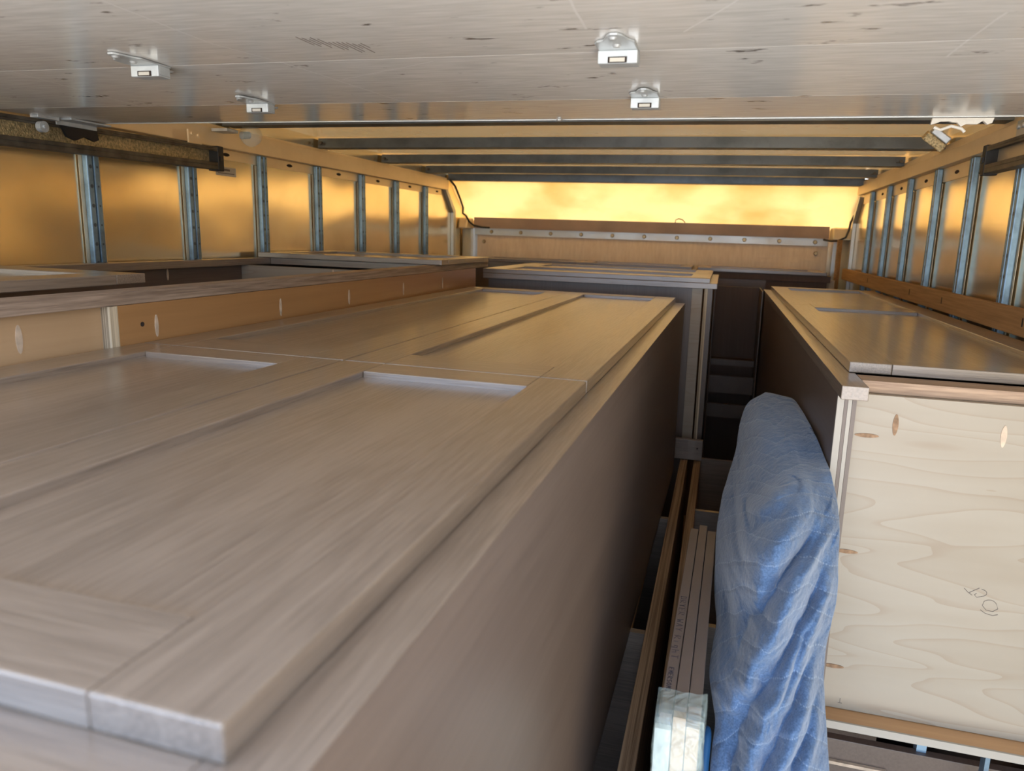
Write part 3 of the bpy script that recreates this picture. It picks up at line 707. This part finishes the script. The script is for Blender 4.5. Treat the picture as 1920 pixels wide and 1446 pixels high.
# --- D: row of doors against the bulkhead
D = thing('base_cabinet', 'dark cabinet in front of the bulkhead, right of the row, one door on top', 'cabinet', W(.2, 4.6, -.85))
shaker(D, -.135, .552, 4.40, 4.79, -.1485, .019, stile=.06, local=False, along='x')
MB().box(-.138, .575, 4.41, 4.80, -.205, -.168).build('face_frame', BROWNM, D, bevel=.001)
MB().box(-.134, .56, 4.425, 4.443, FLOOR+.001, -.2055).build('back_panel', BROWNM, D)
MB().box(.5605, .60, 4.44, 4.47, -.849, -.19).build('side_panel', PLYEDGE, D)
MB().box(-.05, .24, 4.405, 4.424, -.290, -.206).build('front_rail', SIDE, D)
MB().box(-.028, .0, 4.38, 4.404, -.268, -.255).build('cleat', CREAM, D)
D2 = thing('base_cabinet', 'long cabinet against the bulkhead, left of the row, two doors on top', 'cabinet', W(-.8, 4.6, -.85))
shaker(D2, -.835, -.169, 4.40, 4.79, -.1485, .019, stile=.06, local=False, along='x')
shaker(D2, -1.52, -.84, 4.42, 4.80, -.1475, .019, stile=.06, local=False, along='x')
MB().box(-1.55, -.15, 4.41, 4.81, -.205, -.168).build('face_frame', OAK['x'], D2)
MB().box(-1.54, -.152, 4.425, 4.79, FLOOR+.001, -.2055).build('body', SIDE, D2)

# --- dark shelves at the end of the aisle, seen between C and E
G = thing('open_shelf_unit', 'dark open shelf unit deep in the aisle below the far cabinet', 'cabinet', W(.1, 4.0, FLOOR))
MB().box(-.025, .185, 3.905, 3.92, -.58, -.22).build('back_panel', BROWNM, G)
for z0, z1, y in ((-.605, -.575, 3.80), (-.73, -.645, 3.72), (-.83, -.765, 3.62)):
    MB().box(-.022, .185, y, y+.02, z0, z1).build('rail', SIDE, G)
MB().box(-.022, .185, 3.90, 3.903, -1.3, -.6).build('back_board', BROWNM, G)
MB().box(-.026, -.0225, 3.62, 3.93, FLOOR+.001, -.22).build('side_panel', SIDE, G)
MB().box(.1855, .19, 3.62, 3.93, FLOOR+.001, -.22).build('side_panel', SIDE, G)

# --- E: cabinet on the right, standing on another
E_ = thing('wall_cabinet', 'taupe cabinet on the right with two doors on top and a pale maple plywood end', 'cabinet', W(.43, 2.5, -.81))
ze = -.1975
shaker(E_, .226, .664, 1.386, 2.648, ze, .0188, stile=.068, rail0=.068, rail1=.085, local=False)
shaker(E_, .226, .664, 2.651, 3.69, ze, .0188, stile=.068, rail0=.068, rail1=.085, local=False)
zg = ze-.0192
for x0, x1 in ((.196, .236), (.628, .667)): MB().box(x0, x1, 1.246, 3.73, zg-.022, zg).build('frame_stile', OAK['y'], E_, bevel=.001)
MB().box(.2365, .6275, 1.315, 1.37, zg-.020, zg).build('frame_rail', OAKROUGH, E_, bevel=.0006, label='paler rough-sawn rail across the end')
MB().box(.2365, .6275, 3.68, 3.73, zg-.020, zg).build('frame_rail', OAK['x'], E_)
MB().box(.198, .2275, 1.292, 3.728, -.808, zg-.0225).build('side_panel', SIDE, E_)
zz = zg-.0228
MB().box(.1982, .2085, 1.2885, 1.2918, -.808, zz).box(.2145, .2205, 1.2885, 1.2918, -.808, zz).build('panel_edge', CREAM, E_, label='pale stripes of the plywood edge')
MB().box(.209, .214, 1.2885, 1.2918, -.808, zz).box(.221, .2275, 1.2885, 1.2918, -.808, zz).build('panel_edge', SIDEZ, E_)
MB().box(.6285, .665, 1.292, 3.728, -.808, zg-.0225).build('side_panel', SIDE, E_)
MB().box(.228, .628, 1.300, 1.3185, -.808, zg-.0205).build('end_panel', MAPLE, E_)
MB().box(.228, .628, 3.70, 3.728, -.808, zg-.0225).build('end_panel', MAPLE, E_)
for x, z, v in ((.291, -.284, 1), (.447, -.287, 1)): MB().lens((x, 1.300, z), (1, 0, 0), (0, 0, 1), .0044, .0180, (0, -1, 0)).build('pocket_hole', SLOTD if x < .4 else SLOT, E_)
for x, z in ((.250, -.306), (.240, -.512), (.240, -.728)): MB().lens((x, 1.300, z), (0, 0, 1), (1, 0, 0), .0036, .0185, (0, -1, 0)).build('pocket_hole', SLOTD, E_)

# writing: strokes laid on a surface
def strokes(mb, lines, o, u, v, r=.0007, lift=(0, 0, 0)):
    o, u, v, lift = Vector(o), Vector(u), Vector(v), Vector(lift)
    for L in lines:
        mb.tube([tuple(o + u*a + v*b + lift) for a, b in L], r, 5)
def arc(cx, cy, rx, ry, a0, a1, n=9):
    return [(cx+rx*math.cos(math.radians(a0+(a1-a0)*i/n)), cy+ry*math.sin(math.radians(a0+(a1-a0)*i/n))) for i in range(n+1)]
m = MB()
# pencilled "1 5 0" running down to the right on the maple end
strokes(m, [[(0, 0), (.006, -.006), (.013, -.0105)], [(.008, -.0065), (.022, .004)],
            arc(.026, -.004, .0075, .006, 95, -60) + [(.020, -.013), (.016, -.009), (.019, -.006)],
            arc(.040, -.023, .010, .0085, 30, 150) + [(.030, -.026), (.036, -.033), (.046, -.034), (.053, -.028), (.049, -.0185)],
            [(.028, -.034), (.036, -.039), (.047, -.041), (.054, -.038)]],
        (.425, 1.2997, -.549), (1, 0, 0), (0, 0, 1), .0005)
m.build('pencil_writing', PENCIL, E_)
MB().box(.2585, .2593, 1.2993, 1.3003, -.797, -.788).box(.2555, .2625, 1.2993, 1.3003, -.7975, -.7968).build('pencil_mark', PENCIL, E_)

# --- lower cabinet that E stands on
Lc = thing('base_cabinet', 'lower cabinet under the maple-ended one, its orange plywood top edge sticking out', 'cabinet', W(.43, 2.4, FLOOR))
MB().box(.17, .60, 1.262, 3.60, -.8215, -.8095).build('top_board', wood('orange_plywood_top', 'x', (0.62, 0.36, 0.17), (0.50, 0.27, 0.12), rough=.45, fine=60, broad=8), Lc)
MB().box(.17, .60, 1.2575, 1.2617, -.8225, -.8085).build('edge_band', CREAM, Lc)
MB().box(.17, .40, 1.60, 1.62, -1.25, -.823).build('inner_panel', SIDE, Lc)
MB().box(.20, .60, 1.33, 1.348, -.999, -.890).build('front_rail', SIDE, Lc, bevel=.001)
MB().box(.20, .355, 1.322, 1.3295, -.937, -.931).build('lip', SLOT, Lc)
MB().box(.402, .418, 1.34, 1.36, -1.2, -.823).build('divider', ZINC, Lc, label='bluish shiny upright')
MB().box(.485, .492, 1.27, 1.29, -1.2, -.823).build('divider', ZINC, Lc)
MB().box(.17, .188, 1.70, 3.60, FLOOR+.001, -.823).build('side_panel', SIDE, Lc)
MB().box(.602, .618, 1.28, 3.60, FLOOR+.001, -.823).build('side_panel', SIDE, Lc)
MB().box(.189, .60, 1.622, 1.64, FLOOR+.001, -1.251).build('kick_panel', SIDE, Lc)
MB().box(.189, .6015, 3.58, 3.60, FLOOR+.001, -.823).build('back_panel', SIDE, Lc)

# --- F: open cabinets lying on the floor under A and the aisle
F1 = thing('base_cabinet', 'open-topped cabinet on the floor below the big foreground cabinet', 'cabinet', W(-.5, 2, FLOOR))
MB().box(-.104, -.076, .55, 2.955, FLOOR+.001, -.853).build('side_panel', PLYEDGEY, F1, bevel=.001)
MB().box(-.965, -.94, .2, 2.955, FLOOR+.001, -.853).build('side_panel', SIDE, F1)
for y in (1.52, 2.235): MB().box(-.9395, -.1045, y, y+.018, FLOOR+.001, -.853).build('shelf', OAK['x'], F1)
MB().box(-.9395, -.1045, .2, .218, FLOOR+.001, -.853).build('shelf', OAK['x'], F1)
MB().box(-.9395, -.1045, .2185, 2.955, FLOOR+.001, FLOOR+.02).build('back_panel', SIDE, F1)
MB().box(-.150, -.140, 1.54, 1.95, -.905, -.892).build('cleat', RAWWOOD, F1)
F2 = thing('base_cabinet', 'open-topped cabinet on the floor of the aisle with cross shelves', 'cabinet', W(.05, 2, FLOOR))
MB().box(-.052, -.026, .70, 2.955, FLOOR+.001, -.853).build('side_panel', PLYEDGEY, F2, bevel=.001)
MB().box(.150, .168, .70, 2.955, FLOOR+.001, -.853).build('side_panel', SIDE, F2)
for y in (.70, 1.6, 2.345, 2.95): MB().box(-.0255, .1495, y, y+.016, FLOOR+.001, -.853).build('shelf', OAK['x'], F2)
MB().box(-.0255, .1495, .7165, 2.945, FLOOR+.001, FLOOR+.02).build('back_panel', SIDE, F2)
fb = thing('wood_block', 'small stained wood block spanning the ends of the aisle cabinets', 'block', W(-.07, 2.93, -.85))
MB().box(-.127, -.022, 2.90, 2.925, -.848, -.768).build('block', OAK['x'], fb, bevel=.001)
MB().cyl((-.042, 2.8995, -.80), (-.042, 2.8985, -.80), .0035, 10).build('screw_hole', DARKHOLE, fb)
sp_ = MB().box(-.93, -.16, 2.80, 2.86, -.85, -.212).build('spacer_board', OAK['x'], bevel=.001)
setp(sp_, 'dark board standing on edge between the big foreground cabinet and the next one', 'board')

# --- stack of boards on edge in the aisle
def way(y): return (y-.86)/(1.5-.86)*.012
for i, (xa, xb, ya, yb, zt_, mt, lab) in enumerate((
        (-.0345, -.0185, .860, 1.50, -.585, BOARDM, 'taupe board on edge with marker writing, left of three in the aisle'),
        (-.0175, -.0015, .875, 1.52, -.583, BOARDM, 'taupe board on edge, middle of three in the aisle'),
        (-.0005, .0165, .885, 1.50, -.586, BOARDM, 'taupe board on edge, right of three beside the blue blanket'))):
    t = thing('board', lab, 'board', W((xa+xb)/2, 1.2, -.85), group='boards on edge in the aisle')
    a, b = way(ya), way(yb)
    MB().hexa([(xa+a, ya, -.852), (xb+a, ya, -.852), (xb+b, yb, -.852), (xa+b, yb, -.852), (xa+a, ya, zt_), (xb+a, ya, zt_), (xb+b, yb, zt_), (xa+b, yb, zt_)]).build('plank', mt, t, bevel=.0008)
    if i == 0:
        MB().box(xa-.004+a, xb+a, ya-.0105, ya-.0005, -.852, zt_-.016).build('end_cap', flat('white_foam_end', (.62, .66, .62), .6), t, label='white wrapped end')
        m = MB()
        def glyphs(word, y0, h, wd, r):
            """letters read from far to near, their tops to the right"""
            G_ = {'D': [[(0, 0), (0, 1), (.5, .85), (.6, .5), (.5, .12), (0, 0)]], 'R': [[(0, 0), (0, 1), (.5, .9), (.5, .6), (0, .5), (.6, 0)]], 'Y': [[(0, 1), (.3, .5), (.6, 1)], [(.3, .5), (.3, 0)]],
                  'E': [[(.6, 1), (0, 1), (0, 0), (.6, 0)], [(0, .5), (.5, .5)]], 'W': [[(0, 1), (.1, 0), (.3, .6), (.5, 0), (.6, 1)]], 'A': [[(0, 0), (.3, 1), (.6, 0)], [(.12, .4), (.48, .4)]],
                  'i': [[(.2, 0), (.2, .7)]], 'g': [[(.5, .6), (.1, .7), (.1, .2), (.5, .2), (.5, .7), (.5, -.2), (.1, -.25)]], 'h': [[(0, 0), (0, 1)], [(0, .5), (.4, .6), (.5, 0)]], 'T': [[(0, 1), (.6, 1)], [(.3, 1), (.3, 0)]],
                  'M': [[(0, 0), (.05, 1), (.3, .4), (.55, 1), (.6, 0)]], 'S': [[(.55, .9), (.1, .9), (.1, .55), (.5, .45), (.5, .1), (0, .05)]], 'O': [arc(.3, .5, .28, .45, 0, 360)], 'B': [[(0, 0), (0, 1), (.45, .85), (.4, .55), (0, .5), (.5, .4), (.5, .1), (0, 0)]], 'N': [[(0, 0), (0, 1), (.5, 0), (.5, 1)]], ' ': []}
            y = y0
            for ch in word:
                for L in G_.get(ch, []):
                    m.tube([(xa + way(y) + .003 + h*q, y - wd*p, zt_+.0002) for p, q in L], r, 5)
                y -= wd*.95 if ch != ' ' else wd*.7
        glyphs('DRYER WAY RighT', 1.185, .0095, .0145, .0004)
        m.build('marker_writing', INK, t); m = MB()
        glyphs('EMERSOMB', .965, .0065, .0080, .0006)
        m.build('marker_writing', INK, t)
    elif i == 1:
        MB().box(xa+a, xb+a, ya-.014, ya-.0005, -.852, zt_-.006).build('end_cap', AMBER, t, label='bare wood end')
    else:
        MB().box(xa+a, xb+a-.001, ya-.018, ya-.0005, -.852, zt_-.018).build('end_cap', AMBER, t, label='bare wood end')
# stretch film round the near end of the stack
m = MB(); rnd = random.Random(5)
def ring(y, z1, pad):
    a = way(y)
    return [(-.0345+a-pad, y, -.86), (-.0365+a-pad, y, (z1-.86)/2), (-.0345+a-pad, y, z1), (.0165+a+pad, y, z1+.002), (.019+a+pad, y, (z1-.86)/2), (.0165+a+pad, y, -.86)]
rows = []
for k, (y, z1, pad) in enumerate(((.842, -.592, .002), (.846, -.583, .005), (.866, -.5825, .004), (.893, -.5815, .006), (.906, -.5812, .0045))):
    P = ring(y, z1, pad); rr = []
    for i in range(len(P)-1):
        for j in range(6):
            q = Vector(P[i]).lerp(Vector(P[i+1]), j/6)
            rr.append(m.v((q.x+rnd.uniform(-.0016, .0016), q.y+rnd.uniform(-.004, .004), q.z+rnd.uniform(0, .0015))))
    rows.append(rr)
for R0, R1 in zip(rows, rows[1:]):
    for i in range(len(R0)-1): m.bm.faces.new((R0[i], R0[i+1], R1[i+1], R1[i]))
cap = rows[0]
m.bm.faces.new(cap)
f_ = m.build('stretch_film', FILM, smooth=True)
setp(f_, 'clear stretch film wrapped round the near end of the three boards', 'film')
md = f_.modifiers.new('thick', 'SOLIDIFY'); md.thickness = .0006

# blue pad squeezed beside the boards
m = MB()
P = [(.024, .975, -.672), (.023, .955, -.69), (.022, .935, -.73), (.0235, .915, -.80), (.024, .90, -.86)]
rows = []
for (x, y, z) in P:
    rows.append([m.v((x-.004, y, z)), m.v((x+.003, y-.010, z)), m.v((x+.010, y-.008, z)), m.v((x+.013, y+.010, z)), m.v((x+.003, y+.020, z))])
for A0, B0 in zip(rows, rows[1:]):
    for i in range(5): m.bm.faces.new((A0[i], A0[(i+1) % 5], B0[(i+1) % 5], B0[i]))
m.bm.faces.new(rows[0]); m.bm.faces.new(rows[-1][::-1])
f_ = m.build('blue_pad', BLUEPAD, smooth=True, subsurf=2)
setp(f_, 'bright blue folded pad squeezed between the boards and the quilted blanket', 'pad')

# ---------------------------------------------------------------- moving blanket
BL=[
[[0.1246,1.86,-0.3627],[0.1287,1.8506,-0.3605],[0.133,1.8441,-0.3589],[0.1374,1.8407,-0.3578],[0.1421,1.8402,-0.3573],[0.1488,1.8462,-0.358],[0.1562,1.86,-0.3602]],
[[0.0954,1.85,-0.3723],[0.1076,1.8257,-0.3663],[0.1199,1.8097,-0.362],[0.1324,1.8015,-0.3593],[0.1454,1.8005,-0.3581],[0.1639,1.813,-0.3591],[0.1839,1.84,-0.363]],
[[0.0784,1.82,-0.3858],[0.0938,1.7681,-0.3734],[0.1094,1.7369,-0.3653],[0.1255,1.7224,-0.3608],[0.1423,1.7208,-0.3591],[0.1661,1.736,-0.3603],[0.1911,1.76,-0.3634]],
[[0.0669,1.76,-0.4096],[0.0848,1.6703,-0.3868],[0.1029,1.6219,-0.3737],[0.1218,1.6026,-0.3675],[0.1417,1.6006,-0.3652],[0.1686,1.6052,-0.3638],[0.192,1.5821,-0.3563]],
[[0.0616,1.7,-0.4294],[0.0802,1.5749,-0.3956],[0.0989,1.5087,-0.3769],[0.1188,1.4842,-0.3687],[0.1407,1.4902,-0.3681],[0.1693,1.4934,-0.3662],[0.1904,1.4405,-0.3506]],
[[0.0589,1.66,-0.4463],[0.0779,1.5145,-0.4048],[0.097,1.4412,-0.3829],[0.1179,1.4201,-0.375],[0.1404,1.4238,-0.3738],[0.1704,1.4303,-0.3725],[0.1934,1.3872,-0.3585]],
[[0.053,1.62,-0.4637],[0.0736,1.4622,-0.4158],[0.0937,1.3839,-0.391],[0.1152,1.3557,-0.3806],[0.1385,1.3574,-0.3786],[0.1703,1.3676,-0.3782],[0.1953,1.3308,-0.3649]],
[[0.0461,1.58,-0.4788],[0.0686,1.414,-0.4255],[0.0896,1.3255,-0.3961],[0.1117,1.2906,-0.3829],[0.1343,1.2765,-0.3761],[0.1656,1.2757,-0.3724],[0.1926,1.25,-0.3616]],
[[0.0405,1.54,-0.4915],[0.0645,1.3775,-0.4364],[0.0862,1.2842,-0.4038],[0.1072,1.2298,-0.3839],[0.1265,1.1821,-0.3663],[0.1615,1.2133,-0.3724],[0.1945,1.225,-0.3724]],
[[0.0349,1.5019,-0.5015],[0.0607,1.3496,-0.4471],[0.0835,1.2562,-0.413],[0.1008,1.1491,-0.3749],[0.1241,1.1423,-0.3698],[0.1607,1.1795,-0.378],[0.1976,1.21,-0.3839]],
[[0.0312,1.4651,-0.5186],[0.0585,1.3271,-0.466],[0.077,1.157,-0.403],[0.0983,1.1077,-0.3828],[0.122,1.1024,-0.378],[0.1593,1.142,-0.3875],[0.198,1.18,-0.3962]],
[[0.0279,1.43,-0.5395],[0.0554,1.2803,-0.4791],[0.0751,1.127,-0.4183],[0.0968,1.0777,-0.3967],[0.1207,1.0724,-0.3915],[0.1585,1.112,-0.4017],[0.1977,1.15,-0.411]],
[[0.0269,1.4,-0.562],[0.0526,1.2137,-0.4832],[0.0743,1.1056,-0.4365],[0.0959,1.0576,-0.4141],[0.1199,1.0523,-0.4087],[0.1575,1.0914,-0.4193],[0.1969,1.13,-0.4295]],
[[0.0277,1.34,-0.5766],[0.0527,1.1765,-0.5021],[0.0742,1.0804,-0.4573],[0.0956,1.037,-0.4354],[0.1191,1.0322,-0.4299],[0.1562,1.0714,-0.4414],[0.1969,1.12,-0.4566]],
[[0.0284,1.31,-0.6072],[0.0532,1.152,-0.5296],[0.0745,1.059,-0.4828],[0.0958,1.0168,-0.4598],[0.1192,1.0121,-0.454],[0.1562,1.0507,-0.4663],[0.1969,1.1,-0.483]],
[[0.0315,1.28,-0.6307],[0.0551,1.1307,-0.5527],[0.0757,1.0421,-0.5053],[0.0963,1.0016,-0.4818],[0.1191,0.9971,-0.4759],[0.1553,1.036,-0.4893],[0.196,1.09,-0.5094]],
[[0.0355,1.22,-0.6399],[0.0572,1.0982,-0.5716],[0.0767,1.0249,-0.5294],[0.0964,0.9907,-0.5079],[0.1178,0.9869,-0.5022],[0.1519,1.023,-0.5154],[0.1912,1.08,-0.5388]],
[[0.0307,1.15,-0.6443],[0.0526,1.062,-0.5906],[0.0726,1.0068,-0.5557],[0.0925,0.9797,-0.5368],[0.1137,0.9766,-0.5312],[0.1471,1.0117,-0.5449],[0.1877,1.08,-0.576]],
[[0.0274,1.08,-0.6505],[0.0498,1.0242,-0.6122],[0.0707,0.9875,-0.5859],[0.0913,0.9685,-0.5703],[0.1128,0.9663,-0.5648],[0.1455,0.9956,-0.5762],[0.1855,1.06,-0.6075]],
[[0.0338,1.03,-0.6625],[0.0553,0.9931,-0.634],[0.0756,0.9671,-0.613],[0.0957,0.9528,-0.5995],[0.1164,0.9511,-0.5941],[0.1478,0.9772,-0.6045],[0.1868,1.04,-0.6373]],
[[0.0391,1.0,-0.6787],[0.0602,0.9733,-0.6558],[0.0803,0.9536,-0.6379],[0.1002,0.9423,-0.6258],[0.1206,0.9409,-0.6204],[0.1511,0.9635,-0.6293],[0.1888,1.02,-0.66]],
[[0.037,0.98,-0.7055],[0.059,0.958,-0.6845],[0.0801,0.9416,-0.6677],[0.101,0.932,-0.6559],[0.1222,0.9308,-0.6502],[0.1533,0.9504,-0.6573],[0.1909,1.0,-0.6849]],
[[0.0362,0.96,-0.7302],[0.0589,0.9427,-0.7114],[0.0808,0.9295,-0.696],[0.1024,0.9216,-0.6847],[0.1242,0.9206,-0.6787],[0.1557,0.9373,-0.6839],[0.1928,0.98,-0.7079]],
[[0.0364,0.94,-0.7774],[0.0599,0.9227,-0.7568],[0.0825,0.9095,-0.7399],[0.1048,0.9016,-0.7275],[0.1272,0.9006,-0.7208],[0.1597,0.9173,-0.7263],[0.1981,0.96,-0.7521]],
]

def catmull(P, t):
    n = len(P)-1; i = min(int(t*n), n-1); f = t*n-i
    p0, p1, p2, p3 = P[max(i-1, 0)], P[i], P[i+1], P[min(i+2, n)]
    return tuple(.5*((2*b) + (-a+c)*f + (2*a-5*b+4*c-d)*f*f + (-a+3*b-3*c+d)*f**3) for a, b, c, d in zip(p0, p1, p2, p3))
NU, NV, NB = 150, 330, 14
ctrl = BL
bm = bmesh.new(); uvl = bm.loops.layers.uv.new('uv')
from mathutils import noise
VALLEYS=[
(0.02, 0.012, [(0.1244, -0.3779), (0.0935, -0.3977), (0.0721, -0.4241), (0.0629, -0.4459), (0.0552, -0.4732), (0.0378, -0.5145)]) ,
(0.01, 0.01, [(0.057, -0.4106), (0.0619, -0.4255), (0.0586, -0.4465)]) ,
(0.024, 0.01, [(0.1683, -0.4004), (0.134, -0.4305), (0.1078, -0.4614), (0.09, -0.5021), (0.0711, -0.5466), (0.0554, -0.5975), (0.0424, -0.6303)]) ,
(0.01, 0.007, [(0.1831, -0.4035), (0.1582, -0.4221), (0.1403, -0.4415), (0.1211, -0.4763)]) ,
(0.018, 0.011, [(0.1806, -0.4443), (0.1584, -0.4836), (0.1316, -0.532), (0.1101, -0.563), (0.0891, -0.604), (0.0729, -0.6467), (0.0629, -0.6982), (0.0617, -0.7457)]) ,
(0.009, 0.007, [(0.1729, -0.4945), (0.1513, -0.5284), (0.134, -0.5684), (0.1105, -0.6191)]) ,
(0.015, 0.01, [(0.1718, -0.5609), (0.1455, -0.5924), (0.1217, -0.6359), (0.1018, -0.6888), (0.0917, -0.7379)]) ,
(0.012, 0.009, [(0.176, -0.6113), (0.1584, -0.6435), (0.1409, -0.6794), (0.1309, -0.7277)]) ,
(0.012, 0.009, [(0.0357, -0.5253), (0.0481, -0.5578), (0.0485, -0.5989), (0.0422, -0.6271)]) ,
(0.007, 0.006, [(0.0823, -0.4619), (0.0681, -0.5058), (0.0598, -0.5349)]) ,
]
RIDGE = [(-0.0052, -0.6498), (0.0271, -0.5634), (0.0691, -0.4404), (0.1276, -0.372), (0.1899, -0.3562), (0.222, -0.35)]

def seg_dist(x, z, pts):
    best = (9, 0)
    for (x0, z0), (x1, z1) in zip(pts, pts[1:]):
        dx, dz = x1-x0, z1-z0; L2 = dx*dx+dz*dz
        t = max(0, min(1, ((x-x0)*dx+(z-z0)*dz)/L2))
        qx, qz = x0+t*dx-x, z0+t*dz-z; d = math.hypot(qx, qz)
        if d < best[0]: best = (d, math.copysign(1, dx*(z-z0)-dz*(x-x0)))
    ends = min(math.hypot(x-pts[0][0], z-pts[0][1]), math.hypot(x-pts[-1][0], z-pts[-1][1]))
    return best[0]*best[1], ends
def fold(u, v, p):
    """height of the drape folds over the smooth form, u across, v down (0..1), p the point"""
    d = 0.0; x = p.x; z = p.z
    wx = x + .006*noise.noise(Vector((x*30, z*30, 0))); wz = z + .006*noise.noise(Vector((x*30, z*30, 5)))
    for D, w_, pts in VALLEYS:
        D *= 1.75; w_ *= .85
        sd, en = seg_dist(wx, wz, pts)
        if abs(sd) > .07: continue
        k = min(1, en/.05)
        d -= D*k*math.exp(-(abs(sd)/(w_*(.55 if sd > 0 else 1.5)))**1.3)
        d += D*.45*k*math.exp(-((sd-w_*1.8)/(w_*1.2))**2)
    rd, en = seg_dist(x, z, RIDGE)
    if rd != 0: d += .020/(1+math.exp(-max(-40, min(40, -rd/.004))))*math.exp(-abs(rd)/.07) if abs(rd) < .2 else 0
    low = max(0, min(1, (v-.30)/.12))
    # puffy channels across the folds
    c = (z*1.0 - x*.55)*2*math.pi/.034 + 2.2*noise.noise(Vector((x*14, z*10, 3)))
    d += low*.0026*abs(math.sin(c*.5))**.6
    c2 = (x*.8 + z*.55)*2*math.pi/.030 + 3*noise.noise(Vector((x*12, z*9, 8)))
    d += low*.0034*math.sin(c2)*noise.noise(Vector((x*11, z*11, 6)))*1.6
    top = max(0, 1-v/.36)
    d += top*.0030*math.sin((u*1.2 - v*7.0 + noise.noise(Vector((u*4, v*9, 2)))*.45)*2*math.pi*3.0)*(.4+.6*u)
    d += .0024*noise.noise(Vector((x*70, z*55, 4.1))) + 0.0020*noise.noise(Vector((x*150, z*140, 9.1)))
    return d
grid = []
for j in range(NV+1):
    v = j/NV
    row = [catmull([r[i] for r in ctrl], v) for i in range(7)]
    rr = []
    for i in range(NU+1):
        u = i/NU
        # ease u so that rounding at both sides gets enough points
        p = Vector(catmull(row, u))
        edge = min(1, min(u, 1-u)/.10)
        nrm = Vector((0.15*(u-.5), -1, .35)).normalized()
        p += nrm*fold(u, v, p)*(0.25+.75*edge)*min(1, v/.05+.1)
        rr.append(p)
    # back side
    L, R_ = rr[0], rr[-1]
    yb = max(L.y, R_.y)+.05
    bk = []
    for i in range(1, NB):
        t = i/NB
        q = R_.lerp(L, t); bulge = math.sin(t*math.pi)
        yy = q.y + bulge*.055
        if q.x > .165: yy = min(yy, 1.95)
        xx = min(q.x - .012*bulge, .1935)
        bk.append(Vector((xx, yy, q.z - .004*bulge)))
    grid.append((rr, bk))
vg = []
for j, (rr, bk) in enumerate(grid):
    vg.append([bm.verts.new((p.x, p.y, p.z + OZ)) for p in rr + bk])
n = len(vg[0])
cl = [0.0]
for i in range(n): pass
for j in range(NV):
    for i in range(n):
        i2 = (i+1) % n
        f = bm.faces.new((vg[j][i], vg[j][i2], vg[j+1][i2], vg[j+1][i])); f.smooth = True
        for lp, (jj, ii) in zip(f.loops, ((j, i), (j, i+1), (j+1, i+1), (j+1, i))):
            lp[uvl].uv = (ii/NU*.34, jj/NV*.80)
c0 = sum((x.co for x in vg[0]), Vector())/n; cv = bm.verts.new(c0 + Vector((0, .01, .001)))
for i in range(n): f = bm.faces.new((vg[0][(i+1) % n], vg[0][i], cv)); f.smooth = True
c1 = sum((x.co for x in vg[-1]), Vector())/n; cv = bm.verts.new(c1)
for i in range(n): bm.faces.new((vg[-1][i], vg[-1][(i+1) % n], cv))
bmesh.ops.recalc_face_normals(bm, faces=bm.faces)
me = bpy.data.meshes.new('moving_blanket'); bm.to_mesh(me); bm.free(); me.materials.append(QUILT)
bl = bpy.data.objects.new('moving_blanket', me); C.objects.link(bl)
setp(bl, 'blue quilted moving blanket draped in folds in the aisle against the right cabinet', 'blanket')
for o in list(C.objects):
    if 'origin' in o.keys(): del o['origin']
